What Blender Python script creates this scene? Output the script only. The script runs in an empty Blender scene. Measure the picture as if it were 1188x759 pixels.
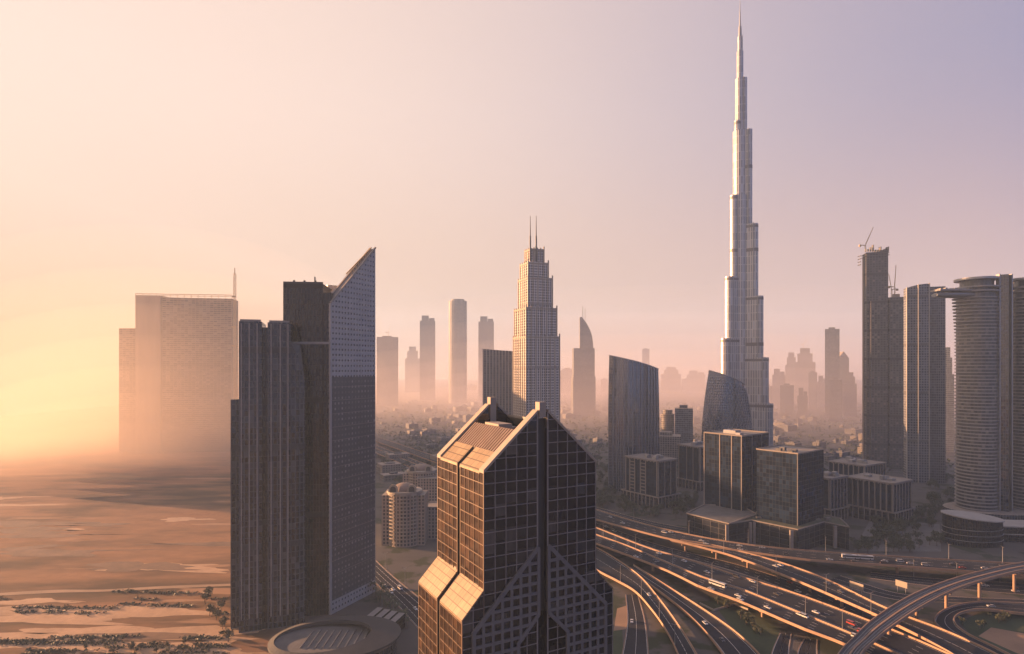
import bpy, bmesh, math, random
from mathutils import Vector, Matrix
random.seed(7)
sc = bpy.context.scene
COL = sc.collection
R = math.radians

# ------------------------------------------------------------------ camera, sky, sun, exposure
F, HZ, CX, H = 700.0, 426.0, 594.0, 164.0          # focal length and horizon in photo pixels, eye height in metres
cam = bpy.data.cameras.new('camera')
cam.sensor_width = 36.0
cam.lens = 36.0 * F / 1188.0
cam.shift_y = (HZ - 379.5) / 1188.0
cam.clip_start, cam.clip_end = 1.0, 60000.0
cam_ob = bpy.data.objects.new('camera', cam)
COL.objects.link(cam_ob)
cam_ob.location = (0, 0, H)
cam_ob.rotation_euler = (R(90), 0, 0)
sc.camera = cam_ob

SKY_STR, SKY_TINT = 0.075, 0.95
SKY_LOW_AWAY, SKY_LOW_SUN, SKY_LOW_BACK = (2.35, 1.40, 1.14), (2.2, 1.32, .78), (.30, .58, 1.4)
SKY_HIGH_AWAY, SKY_HIGH_SUN, SKY_HIGH_BACK = (1.02, .95, 1.42), (3.15, 2.38, 1.98), (.30, .60, 1.65)
SKY_FLOOR_AWAY, SKY_FLOOR_SUN = (.85, .62, .62), (1.6, .90, .52)
SUN_AZ, SUN_EL = -70.0, 7.5                          # degrees from the view direction (+Y), negative = left
world = bpy.data.worlds.new('World')
sc.world = world
world.use_nodes = True
wn = world.node_tree
wn.nodes.clear()
wo = wn.nodes.new('ShaderNodeOutputWorld')
bg = wn.nodes.new('ShaderNodeBackground')
sky = wn.nodes.new('ShaderNodeTexSky')
sky.sky_type = 'NISHITA'
sky.sun_disc = False
sky.sun_elevation = R(SUN_EL)
sky.sun_rotation = R(SUN_AZ)
sky.altitude = 100
sky.air_density = 1.0
sky.dust_density = 5.0
sky.ozone_density = 1.6
bg.inputs['Strength'].default_value = SKY_STR
# the dawn sky: a painted gradient laid over the Nishita sky, warm sunward, blue behind
tcw = wn.nodes.new('ShaderNodeTexCoord')
sunh = (math.sin(math.radians(-60)), math.cos(math.radians(-60)), 0.0)


def wmath(op, a, b=None, c=None):
    n = wn.nodes.new('ShaderNodeMath')
    n.operation = op
    for i, x in enumerate((a, b, c)):
        if x is None:
            continue
        if isinstance(x, (int, float)):
            n.inputs[i].default_value = x
        else:
            wn.links.new(x, n.inputs[i])
    return n.outputs[0]


def wmix(f, a, b):
    n = wn.nodes.new('ShaderNodeMix')
    n.data_type = 'RGBA'
    for i, x in ((0, f), (6, a), (7, b)):
        if isinstance(x, (int, float)):
            n.inputs[i].default_value = x
        elif isinstance(x, tuple):
            n.inputs[i].default_value = (*x, 1)
        else:
            wn.links.new(x, n.inputs[i])
    return n.outputs[2]


def wrange(v, a, b):
    n = wn.nodes.new('ShaderNodeMapRange')
    n.interpolation_type = 'SMOOTHSTEP'
    n.inputs[1].default_value, n.inputs[2].default_value = a, b
    wn.links.new(v, n.inputs[0])
    return n.outputs[0]


dotn = wn.nodes.new('ShaderNodeVectorMath')
dotn.operation = 'DOT_PRODUCT'
wn.links.new(tcw.outputs['Generated'], dotn.inputs[0])
dotn.inputs[1].default_value = sunh
sepw = wn.nodes.new('ShaderNodeSeparateXYZ')
wn.links.new(tcw.outputs['Generated'], sepw.inputs[0])
toward = wrange(dotn.outputs['Value'], -.32, .88)
behind = wrange(dotn.outputs['Value'], -.10, -.55)
upw = wrange(sepw.outputs[2], -.04, .42)
low = wmix(behind, wmix(toward, SKY_LOW_AWAY, SKY_LOW_SUN), SKY_LOW_BACK)
high = wmix(behind, wmix(toward, SKY_HIGH_AWAY, SKY_HIGH_SUN), SKY_HIGH_BACK)
floor_ = wmix(behind, wmix(toward, SKY_FLOOR_AWAY, SKY_FLOOR_SUN), SKY_LOW_BACK)
dusk = wmix(upw, low, high)
dusk = wmix(wrange(sepw.outputs[2], .012, -.075), dusk, floor_)  # tone of far hazy ground painted in below the horizon
wn.links.new(wmix(SKY_TINT, sky.outputs[0], dusk), bg.inputs['Color'])
wn.links.new(bg.outputs[0], wo.inputs['Surface'])

sun = bpy.data.lights.new('sun', 'SUN')
sun.energy = 5.0
sun.angle = R(0.5)
sun.color = (1.0, 0.51, 0.245)
sun_ob = bpy.data.objects.new('sun', sun)
COL.objects.link(sun_ob)
S = Vector((math.sin(R(SUN_AZ)) * math.cos(R(SUN_EL)), math.cos(R(SUN_AZ)) * math.cos(R(SUN_EL)), math.sin(R(SUN_EL))))
sun_ob.rotation_euler = S.to_track_quat('Z', 'Y').to_euler()
sun_ob.location = S * 2000

HAZE_DENSITY = 1.15e-4
FOG = ((-690, 1170, 540, 430, 430, 3.3e-3, (.99, .84, .67)), (650, 2450, 2050, 1720, 440, 6.4e-4, (.95, .83, .79)))
HAZE_G = 0.12
HAZE_COL = (0.50, 0.70, 1.0)
vs = sc.view_settings
vs.view_transform = 'Standard'
vs.look = 'None'
vs.gamma = 1.0
vs.use_curve_mapping = False
vs.exposure = 2.1
sc.render.engine = 'CYCLES'
cy = sc.cycles
cy.use_denoising = True
cy.max_bounces = 12
cy.diffuse_bounces = 2
cy.glossy_bounces = 3
cy.transmission_bounces = 2
cy.volume_bounces = 10
cy.sample_clamp_indirect = 4.0
cy.caustics_reflective = False
cy.caustics_refractive = False


# ------------------------------------------------------------------ helpers
def gp(px, py, z=0.0):
    """the point at height z seen at a photo pixel"""
    D = (H - z) * F / (py - HZ)
    return Vector(((px - CX) / F * D, D, z))


def at(px, D, z=0.0):
    return Vector(((px - CX) / F * D, D, z))


def zat(py, D):
    return H + (HZ - py) / F * D


ORG = {}


class MB:
    """collects faces with uv in metres, then links them as ONE mesh object"""
    def __init__(s, M=None):
        s.v, s.f, s.uv, s.mi = [], [], [], []
        s.M = M

    def face(s, pts, uvs=None, mi=0):
        pts = [Vector(p) for p in pts]
        if uvs is None:
            n = (pts[1] - pts[0]).cross(pts[2] - pts[0])
            ax = max(range(3), key=lambda i: abs(n[i]))
            uvs = [((p.x, p.y), (p.x, p.z), (p.y, p.z))[2 - ax] for p in pts]
        if s.M is not None:
            pts = [s.M @ p for p in pts]
        i = len(s.v)
        s.v += pts
        s.f.append(list(range(i, i + len(pts))))
        s.uv.append(uvs)
        s.mi.append(mi)

    def prism(s, poly, z0, z1, mi=0, cap=None, bottom=True):
        zt = z1 if callable(z1) else (lambda x, y: z1)
        zb = z0 if callable(z0) else (lambda x, y: z0)
        n = len(poly)
        u = 0.0
        for i in range(n):
            a, b = poly[i], poly[(i + 1) % n]
            L = math.hypot(b[0] - a[0], b[1] - a[1])
            za0, zb0, za1, zb1 = zb(*a[:2]), zb(*b[:2]), zt(*a[:2]), zt(*b[:2])
            s.face([(a[0], a[1], za0), (b[0], b[1], zb0), (b[0], b[1], zb1), (a[0], a[1], za1)],
                   [(u, za0), (u + L, zb0), (u + L, zb1), (u, za1)], mi)
            u += L
        cm = mi if cap is None else cap
        s.face([(p[0], p[1], zt(*p[:2])) for p in poly], None, cm)
        if bottom:
            s.face([(p[0], p[1], zb(*p[:2])) for p in reversed(poly)], None, cm)

    def box(s, x0, x1, y0, y1, z0, z1, mi=0, cap=None):
        s.prism([(x0, y0), (x1, y0), (x1, y1), (x0, y1)], z0, z1, mi, cap)

    def az(s, poly, y0, y1, mi=0, side=None):
        """polygon in the x-z plane (counter-clockwise seen from -y) extruded along y"""
        n = len(poly)
        s.face([(p[0], y0, p[1]) for p in poly], [(p[0], p[1]) for p in poly], mi)
        s.face([(p[0], y1, p[1]) for p in reversed(poly)], [(p[0], p[1]) for p in reversed(poly)], mi)
        for i in range(n):
            a, b = poly[i], poly[(i + 1) % n]
            s.face([(b[0], y0, b[1]), (a[0], y0, a[1]), (a[0], y1, a[1]), (b[0], y1, b[1])],
                   [(y0, b[1]), (y0, a[1]), (y1, a[1]), (y1, b[1])], mi if side is None else side)

    def bar(s, p, q, w, h=None, mi=0, up=(0, 0, 1)):
        p, q = Vector(p), Vector(q)
        d = (q - p).normalized()
        upv = Vector(up)
        if abs(d.dot(upv)) > .98:
            upv = Vector((0, 1, 0)) if abs(d.y) < .9 else Vector((1, 0, 0))
        sx = d.cross(upv).normalized() * (w / 2)
        sz = sx.cross(d).normalized() * ((h or w) / 2)
        c = [sx + sz, -sx + sz, -sx - sz, sx - sz]
        L = (q - p).length
        for i in range(4):
            a, b = c[i], c[(i + 1) % 4]
            s.face([p + a, p + b, q + b, q + a], [(0, 0), (w, 0), (w, L), (0, L)], mi)
        s.face([p + k for k in reversed(c)], None, mi)
        s.face([q + k for k in c], None, mi)

    def cyl(s, cx, cy_, r, z0, z1, n=16, r1=None, mi=0, cap=None):
        r1 = r if r1 is None else r1
        u = 2 * math.pi * r / n
        P0 = [(cx + r * math.cos(2 * math.pi * i / n), cy_ + r * math.sin(2 * math.pi * i / n)) for i in range(n)]
        P1 = [(cx + r1 * math.cos(2 * math.pi * i / n), cy_ + r1 * math.sin(2 * math.pi * i / n)) for i in range(n)]
        for i in range(n):
            j = (i + 1) % n
            s.face([(*P0[i], z0), (*P0[j], z0), (*P1[j], z1), (*P1[i], z1)],
                   [(u * i, z0), (u * i + u, z0), (u * i + u, z1), (u * i, z1)], mi)
        cm = mi if cap is None else cap
        s.face([(*p, z1) for p in P1], None, cm)
        s.face([(*p, z0) for p in reversed(P0)], None, cm)

    def sweep(s, secs, mi=0, closed=True, caps=True, mis=None):
        n = len(secs[0])
        u = 0
        for k in range(len(secs) - 1):
            A, B = secs[k], secs[k + 1]
            L = (Vector(B[0]) - Vector(A[0])).length
            for i in range(n if closed else n - 1):
                j = (i + 1) % n
                s.face([A[i], B[i], B[j], A[j]], [(u, i), (u + L, i), (u + L, i + 1), (u, i + 1)],
                       mis[i] if mis else mi)
            u += L
        if caps and closed:
            s.face(list(secs[0]), None, mi)
            s.face(list(reversed(secs[-1])), None, mi)

    def build(s, name, mats, parent=None, label=None, smooth=False, fix=False):
        if not isinstance(mats, (list, tuple)):
            mats = [mats]
        org = ORG.get(parent.name, Vector()) if parent else Vector()
        me = bpy.data.meshes.new(name)
        me.from_pydata([v - org for v in s.v], [], s.f)
        lay = me.uv_layers.new(name='UVMap')
        k = 0
        for uvs in s.uv:
            for uv in uvs:
                lay.data[k].uv = uv
                k += 1
        for m in mats:
            me.materials.append(m)
        me.polygons.foreach_set('material_index', s.mi)
        bm = bmesh.new()
        bm.from_mesh(me)
        bmesh.ops.remove_doubles(bm, verts=bm.verts, dist=2e-4)
        if fix:
            bmesh.ops.recalc_face_normals(bm, faces=bm.faces)
        bm.to_mesh(me)
        bm.free()
        if smooth:
            me.polygons.foreach_set('use_smooth', [True] * len(me.polygons))
        me.update()
        o = bpy.data.objects.new(name, me)
        COL.objects.link(o)
        if parent:
            o.parent = parent
            ORG[o.name] = org
        if label:
            o['label'] = label
        return o


def thing(name, label, cat, loc=(0, 0, 0), group=None):
    o = bpy.data.objects.new(name, None)
    COL.objects.link(o)
    o.empty_display_size = 1
    o.location = loc
    ORG[o.name] = Vector(loc)
    o['label'], o['category'] = label, cat
    if group:
        o['group'] = group
    return o


def tag(o, label, cat, group=None):
    o['label'], o['category'] = label, cat
    if group:
        o['group'] = group
    return o


def structure(o):
    o['kind'] = 'structure'
    return o


def copy_thing(root, loc, rz=0.0, scale=1.0, label=None, group=None, mats=None):
    r = root.copy()
    COL.objects.link(r)
    r.location = loc
    r.rotation_euler = (0, 0, rz)
    r.scale = (scale, scale, scale)
    if label:
        r['label'] = label
    if group:
        r['group'] = group
    for ch in list(root.children):
        c = ch.copy()
        COL.objects.link(c)
        c.parent = r
        for g in ch.children:
            d = g.copy()
            COL.objects.link(d)
            d.parent = c
    return r


def along(a, b, t):
    return a + (b - a) * t


def quadpoly(p, q, depth, t0=0.0, t1=1.0, off=0.0):
    """plan polygon: front edge p->q (left to right seen from the camera), going back by depth"""
    p, q = Vector((p.x, p.y)), Vector((q.x, q.y))
    d = (q - p)
    n = Vector((-d.y, d.x)).normalized()
    a, b = p + d * t0 + n * off, p + d * t1 + n * off
    return [tuple(a), tuple(b), tuple(b + n * depth), tuple(a + n * depth)]


def radial(px0, px1, D, twist=0.0):
    """front edge square to the line of sight: its two ends on pixel columns px0 and px1, twist in degrees turns the left flank into view"""
    p = at(px0, D)
    az = math.atan(((px0 + px1) / 2 - CX) / F) + R(twist)
    d = Vector((math.cos(az), -math.sin(az), 0))
    k = (px1 - CX) / F
    # p + d*s lies on the ray x = k*y
    s_ = (k * p.y - p.x) / (d.x - k * d.y)
    return p, p + d * s_


def inset(poly, k):
    """shrink (k>0) or grow a convex plan polygon about its centre by k metres"""
    cx = sum(p[0] for p in poly) / len(poly)
    cy_ = sum(p[1] for p in poly) / len(poly)
    out = []
    for p in poly:
        d = Vector((p[0] - cx, p[1] - cy_))
        L = d.length
        d *= (L - k * 1.35) / L
        out.append((cx + d.x, cy_ + d.y))
    return out


# ------------------------------------------------------------------ materials
def nd(nt, typ, **kw):
    n = nt.nodes.new(typ)
    for k, v in kw.items():
        setattr(n, k, v)
    return n


def mth(nt, op, a, b=None, c=None):
    n = nt.nodes.new('ShaderNodeMath')
    n.operation = op
    for i, x in enumerate((a, b, c)):
        if x is None:
            continue
        if isinstance(x, (int, float)):
            n.inputs[i].default_value = x
        else:
            nt.links.new(x, n.inputs[i])
    return n.outputs[0]


def mixc(nt, f, a, b):
    n = nt.nodes.new('ShaderNodeMix')
    n.data_type = 'RGBA'
    for i, x in ((0, f), (6, a), (7, b)):
        if isinstance(x, (int, float)):
            n.inputs[i].default_value = x
        elif isinstance(x, tuple):
            n.inputs[i].default_value = (*x[:3], 1)
        else:
            nt.links.new(x, n.inputs[i])
    return n.outputs[2]


def new_mat(name):
    m = bpy.data.materials.new(name)
    m.use_nodes = True
    nt = m.node_tree
    return m, nt, nt.nodes['Principled BSDF']


def mat(name, col, rough=.75, metal=0.0, var=.22, scale=.12, fine=1.5, streak=False):
    """weathered plain surface: two noises vary the colour and the gloss"""
    m, nt, p = new_mat(name)
    tc = nd(nt, 'ShaderNodeTexCoord')
    mp = nd(nt, 'ShaderNodeMapping')
    if streak:
        mp.inputs['Scale'].default_value = (1, 1, .12)
    nt.links.new(tc.outputs['Object'], mp.inputs[0])
    n1 = nd(nt, 'ShaderNodeTexNoise')
    n1.inputs['Scale'].default_value = scale
    n1.inputs['Detail'].default_value = 5
    n2 = nd(nt, 'ShaderNodeTexNoise')
    n2.inputs['Scale'].default_value = fine
    n2.inputs['Detail'].default_value = 3
    nt.links.new(mp.outputs[0], n1.inputs['Vector'])
    nt.links.new(mp.outputs[0], n2.inputs['Vector'])
    f = mth(nt, 'ADD', mth(nt, 'MULTIPLY', n1.outputs[0], .65), mth(nt, 'MULTIPLY', n2.outputs[0], .35))
    f = mth(nt, 'MULTIPLY_ADD', f, 2.2, -.6)
    lo = tuple(c * (1 - var) for c in col)
    hi = tuple(min(1, c * (1 + var)) for c in col)
    n = mixc(nt, f, lo, hi)
    nt.links.new(n, p.inputs['Base Color'])
    p.inputs['Roughness'].default_value = rough
    p.inputs['Metallic'].default_value = metal
    return m


def facade(name, glass, frame, bay=3.6, floor=3.7, mw=.12, mh=.2, grough=.08, frough=.65, ior=1.8, vary=.45,
           tilt=.03, metal=0.0, lit=0.0, gcol2=None, dirt=.18, fmetal=0.0, service=0, blind=2.2):
    """curtain wall: the uv are metres along the wall and up; every pane has its own tint and a slight tilt"""
    m, nt, p = new_mat(name)
    uv = nd(nt, 'ShaderNodeTexCoord').outputs['UV']
    sp = nd(nt, 'ShaderNodeSeparateXYZ')
    nt.links.new(uv, sp.inputs[0])
    a = mth(nt, 'DIVIDE', sp.outputs[0], bay)
    b = mth(nt, 'DIVIDE', sp.outputs[1], floor)
    ma = mth(nt, 'LESS_THAN', mth(nt, 'FRACT', a), mw)
    mb = mth(nt, 'LESS_THAN', mth(nt, 'FRACT', b), mh)
    k = mth(nt, 'MAXIMUM', ma, mb)
    cb = nd(nt, 'ShaderNodeCombineXYZ')
    nt.links.new(mth(nt, 'FLOOR', a), cb.inputs[0])
    nt.links.new(mth(nt, 'FLOOR', b), cb.inputs[1])
    w = nd(nt, 'ShaderNodeTexWhiteNoise', noise_dimensions='3D')
    nt.links.new(cb.outputs[0], w.inputs['Vector'])
    g2 = gcol2 or tuple(min(1, c * (1 + vary * 2)) for c in glass)
    gl = mixc(nt, mth(nt, 'POWER', w.outputs[0], blind), tuple(c * (1 - vary) for c in glass), g2)
    ns = nd(nt, 'ShaderNodeTexNoise')
    ns.inputs['Scale'].default_value = .05
    ns.inputs['Detail'].default_value = 6
    nt.links.new(uv, ns.inputs['Vector'])
    fr = mixc(nt, ns.outputs[0], tuple(c * (1 - dirt) for c in frame), tuple(min(1, c * (1 + dirt)) for c in frame))
    if service:
        sv = mth(nt, 'LESS_THAN', mth(nt, 'MODULO', mth(nt, 'FLOOR', mth(nt, 'ADD', b, 3)), service), 1)
        sv2 = mth(nt, 'LESS_THAN', mth(nt, 'FRACT', mth(nt, 'MULTIPLY', a, 3)), .35)
        k = mth(nt, 'MAXIMUM', k, sv)
        fr = mixc(nt, mth(nt, 'MULTIPLY', sv, mth(nt, 'MULTIPLY_ADD', sv2, .3, .6)), fr, tuple(c * .25 for c in frame))
    # rain streaks: long vertical noise over the whole wall
    st_ = nd(nt, 'ShaderNodeTexNoise')
    mp_ = nd(nt, 'ShaderNodeMapping')
    mp_.inputs['Scale'].default_value = (.35, .012, 1)
    nt.links.new(uv, mp_.inputs[0])
    nt.links.new(mp_.outputs[0], st_.inputs['Vector'])
    st_.inputs['Detail'].default_value = 4
    hsv = nd(nt, 'ShaderNodeHueSaturation')
    nt.links.new(mixc(nt, k, gl, fr), hsv.inputs['Color'])
    nt.links.new(mth(nt, 'MULTIPLY_ADD', st_.outputs[0], .9, .55), hsv.inputs['Value'])
    nt.links.new(hsv.outputs[0], p.inputs['Base Color'])
    rg = mth(nt, 'MULTIPLY_ADD', w.outputs[0], .05, grough)
    nt.links.new(mth(nt, 'ADD', mth(nt, 'MULTIPLY', rg, mth(nt, 'SUBTRACT', 1, k)), mth(nt, 'MULTIPLY', k, frough)),
                 p.inputs['Roughness'])
    nt.links.new(mth(nt, 'ADD', mth(nt, 'MULTIPLY', k, fmetal), mth(nt, 'MULTIPLY', mth(nt, 'SUBTRACT', 1, k), metal)),
                 p.inputs['Metallic'])
    p.inputs['IOR'].default_value = ior
    if tilt:
        geo = nd(nt, 'ShaderNodeNewGeometry')
        vm = nd(nt, 'ShaderNodeVectorMath', operation='SUBTRACT')
        nt.links.new(w.outputs['Color'], vm.inputs[0])
        vm.inputs[1].default_value = (.5, .5, .5)
        vk = nd(nt, 'ShaderNodeVectorMath', operation='SCALE')
        nt.links.new(vm.outputs[0], vk.inputs[0])
        nt.links.new(mth(nt, 'MULTIPLY', mth(nt, 'SUBTRACT', 1, k), tilt * 2), vk.inputs['Scale'])
        va = nd(nt, 'ShaderNodeVectorMath', operation='ADD')
        nt.links.new(geo.outputs['Normal'], va.inputs[0])
        nt.links.new(vk.outputs[0], va.inputs[1])
        vn = nd(nt, 'ShaderNodeVectorMath', operation='NORMALIZE')
        nt.links.new(va.outputs[0], vn.inputs[0])
        nt.links.new(vn.outputs[0], p.inputs['Normal'])
    return m


M = {}
M['concrete'] = mat('concrete', (.24, .22, .20))
M['pale_concrete'] = mat('pale_concrete', (.32, .30, .27), var=.18)
M['cream'] = mat('cream_stone', (.30, .255, .205), var=.14, scale=.3)
M['cream_panel'] = facade('cream_panels', (.25, .18, .105), (.09, .062, .038), 3.6, 1.9, .05, .13, .45, .6, 1.5, .10, .01)
M['column_stone'] = mat('column_stone', (.22, .19, .165), var=.14, scale=.3)
M['podium_roof'] = mat('podium_roof', (.042, .042, .045), .8, var=.3)
M['dark_metal'] = mat('dark_metal', (.05, .05, .055), .45, .3)
M['grey_metal'] = mat('grey_metal', (.30, .30, .31), .4, .6)
M['louvre'] = mat('louvre_brown', (.17, .12, .095), .6)
M['asphalt'] = mat('asphalt', (.030, .031, .036), .85, var=.45, scale=.05, fine=.5)
M['asphalt'].node_tree.nodes['Principled BSDF'].inputs['Specular IOR Level'].default_value = .12
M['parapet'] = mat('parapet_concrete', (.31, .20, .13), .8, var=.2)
M['paint'] = mat('road_paint', (.62, .60, .56), .6, var=.25, fine=3)
M['roof'] = mat('dusty_roof', (.24, .205, .17), .85, var=.3, scale=.15)
M['roof_dark'] = mat('dark_roof', (.12, .115, .11), .85, var=.3, scale=.15)
M['green_roof'] = mat('planted_roof', (.07, .075, .04), .9, var=.4, scale=.2)
M['crane'] = mat('crane_paint', (.45, .32, .16), .5)
M['steel'] = mat('spire_steel', (.22, .23, .25), .55, .4, var=.1)

# haze: the air of the place, one even volume round everything
hz = MB()
hz.box(-1700, 5000, -1500, 8000, -3, 836)
hm = bpy.data.materials.new('haze_air')
hm.use_nodes = True
hm.node_tree.nodes.clear()
ho = hm.node_tree.nodes.new('ShaderNodeOutputMaterial')
hv = hm.node_tree.nodes.new('ShaderNodeVolumePrincipled')
hv.inputs['Color'].default_value = (*HAZE_COL, 1)
hv.inputs['Density'].default_value = HAZE_DENSITY
hv.inputs['Anisotropy'].default_value = HAZE_G
hm.node_tree.links.new(hv.outputs[0], ho.inputs['Volume'])
hz_o = hz.build('haze', hm)
hz_o['kind'] = 'stuff'


# low fog lying over the desert and the far town: flat lens shaped banks that thin out to nothing at their rims
def fog_bank(cx_, cy2, rx, ry, h, dens, col):
    n, lv = 48, 10
    q = MB()
    rings = []
    for j in range(lv + 1):
        ph = math.pi / 2 * (1 - j / lv) if j else math.pi / 2 * .985
        k = math.sin(math.pi / 2 * j / lv)
        rings.append([(cx_ + rx * math.cos(math.pi / 2 * j / (lv + .3)) * math.cos(2 * math.pi * i / n), cy2 + ry * math.cos(math.pi / 2 * j / (lv + .3)) * math.sin(2 * math.pi * i / n),
                       -1.5 + h * k) for i in range(n)])
    q.sweep(rings)
    m = bpy.data.materials.new('fog_air')
    m.use_nodes = True
    m.node_tree.nodes.clear()
    o_ = m.node_tree.nodes.new('ShaderNodeOutputMaterial')
    v = m.node_tree.nodes.new('ShaderNodeVolumePrincipled')
    v.inputs['Color'].default_value = (*col, 1)
    v.inputs['Density'].default_value = dens
    v.inputs['Anisotropy'].default_value = HAZE_G
    m.node_tree.links.new(v.outputs[0], o_.inputs['Volume'])
    o = q.build('fog_bank', m, fix=True)
    o['kind'] = 'stuff'


for (bx_, by_, brx, bry, bh, bd, bc) in FOG:      # each bank is denser towards its heart: lenses lying one within the other
    for k in (1.0, .93, .86, .79, .71, .62, .5):
        fog_bank(bx_, by_, brx * k, bry * k, bh * k ** 2.7, bd / 7 * (.25 + 1.85 * (1 - k) * 2), bc)


# ------------------------------------------------------------------ ground
def ground_mat():
    m, nt, p = new_mat('ground_sand_and_scrub')
    geo = nd(nt, 'ShaderNodeNewGeometry')
    pos = geo.outputs['Position']
    sp = nd(nt, 'ShaderNodeSeparateXYZ')
    nt.links.new(pos, sp.inputs[0])

    def noise(scale, detail, sx=1, sy=1, rot=0.0, rough=.55):
        mp = nd(nt, 'ShaderNodeMapping')
        mp.inputs['Scale'].default_value = (sx, sy, 1)
        mp.inputs['Rotation'].default_value = (0, 0, rot)
        nt.links.new(pos, mp.inputs[0])
        n = nd(nt, 'ShaderNodeTexNoise')
        n.inputs['Scale'].default_value = scale
        n.inputs['Detail'].default_value = detail
        n.inputs['Roughness'].default_value = rough
        nt.links.new(mp.outputs[0], n.inputs['Vector'])
        return n.outputs[0]

    def ramp(v, a, b):
        n = nd(nt, 'ShaderNodeMapRange')
        n.interpolation_type = 'SMOOTHSTEP'
        n.inputs[1].default_value, n.inputs[2].default_value = a, b
        nt.links.new(v, n.inputs[0])
        return n.outputs[0]
    big = noise(.0045, 7, .8, 1.9, .15)
    mid = noise(.02, 6, .6, 1.8, .1)
    fin = noise(.12, 9, rough=.7)
    sand = mixc(nt, fin, (.14, .066, .032), (.36, .19, .095))
    scrub = mixc(nt, fin, (.055, .032, .018), (.09, .052, .028))
    f = ramp(mth(nt, 'MULTIPLY_ADD', fin, .12, mth(nt, 'MULTIPLY_ADD', mid, .45, mth(nt, 'MULTIPLY', big, .65))), .54, .74)
    desert = mixc(nt, f, sand, scrub)
    tracks = ramp(noise(.012, 5, .35, 2.6, .05), .60, .64)
    desert = mixc(nt, mth(nt, 'MULTIPLY', tracks, .7), desert, (.36, .21, .12))
    # the built-up side: paving, dust and planting
    urb = mixc(nt, mid, (.06, .057, .053), (.13, .118, .108))
    urb = mixc(nt, ramp(noise(.035, 6), .52, .60), urb, (.045, .052, .03))
    k = ramp(mth(nt, 'ADD', mth(nt, 'ADD', sp.outputs[0], mth(nt, 'MULTIPLY', sp.outputs[1], .30)), mth(nt, 'MULTIPLY', mid, 50)), -40, 40)
    nt.links.new(mixc(nt, k, desert, urb), p.inputs['Base Color'])
    p.inputs['Roughness'].default_value = .95
    p.inputs['Specular IOR Level'].default_value = .15
    return m


g = MB()
NX = 24
for i in range(NX):
    for j in range(NX):
        x0, x1 = -1690 + 6680 * i / NX, -1690 + 6680 * (i + 1) / NX
        y0, y1 = -1400 + 9380 * j / NX, -1400 + 9380 * (j + 1) / NX
        g.face([(x0, y0, 0), (x1, y0, 0), (x1, y1, 0), (x0, y1, 0)])
structure(g.build('ground', ground_mat()))

# ------------------------------------------------------------------ foreground tower: gabled, gridded glass
C0 = at(561.3, 190.0)
rr, ll = Vector((.879, .477, 0)), Vector((-.477, .879, 0))
MD = Matrix(((rr.x, ll.x, 0, C0.x), (rr.y, ll.y, 0, C0.y), (0, 0, 1, 0), (0, 0, 0, 1)))
W_, U_ = 43.2, 39.0
SA0, SA1 = 19.6, 23.6            # the slot up the middle of the wide face
SB0, SB1 = 18.2, 20.8            # and of the narrow face
ZE, ZR = 131.0, 151.2
FL = 3.88
AP = W_ / 2
ft = thing('gabled_tower', 'dark glass tower with twin pointed gables, cream grid and sunlit shoulders in the foreground', 'tower', MD @ Vector((AP, U_ / 2, 0)))
M['pane'] = facade('tower_panes', (.010, .019, .038), (.022, .024, .03), 3.92, FL, 0, 0, .04, .5, 1.55, .55, .05, gcol2=(.085, .08, .075), blind=7)
M['mullion'] = mat('tower_mullion', (.21, .19, .18), .55, var=.12)
M['bronze_pane'] = facade('sunlit_panes', (.030, .016, .008), (.1, .06, .04), 3.64, FL, 0, 0, .06, .5, 2.2, .5, .05)  # orange of the sunlit side face put into the pane colour
M['sunlit_mullion'] = mat('sunlit_mullion', (.13, .082, .05), .5, var=.15)  # side face mullions, browned so the sunlit grid looks orange
M['grid_stone'] = mat('grid_stone', (.13, .125, .125), .7, var=.14)


def roof_z(a):
    return ZE + (AP - abs(a - AP)) * (ZR - ZE) / AP


b = MB(MD)      # the shaft with its slots
b.prism([(0, 0), (SA0, 0), (SA0, 2.2), (SA1, 2.2), (SA1, 0), (W_, 0), (W_, U_), (SA1, U_), (SA1, U_ - 2.2), (SA0, U_ - 2.2), (SA0, U_),
         (0, U_), (0, SB1), (1.6, SB1), (1.6, SB0), (0, SB0)], 82.3, ZE, 0, 1)
b.prism([(0, 0), (13.3, 0), (13.3, 9), (32.4, 9), (32.4, 0), (W_, 0), (W_, U_), (0, U_)], 0, 82.3, 0, 1)
b.az([(13.3, 74.6), (SA0, 82.3), (13.3, 82.3)], 0, 8.9)
b.az([(32.4, 74.6), (32.4, 82.3), (SA1, 82.3)], 0, 8.9)
b.build('glass_shaft', [M['pane'], M['roof_dark']], ft)

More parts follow.
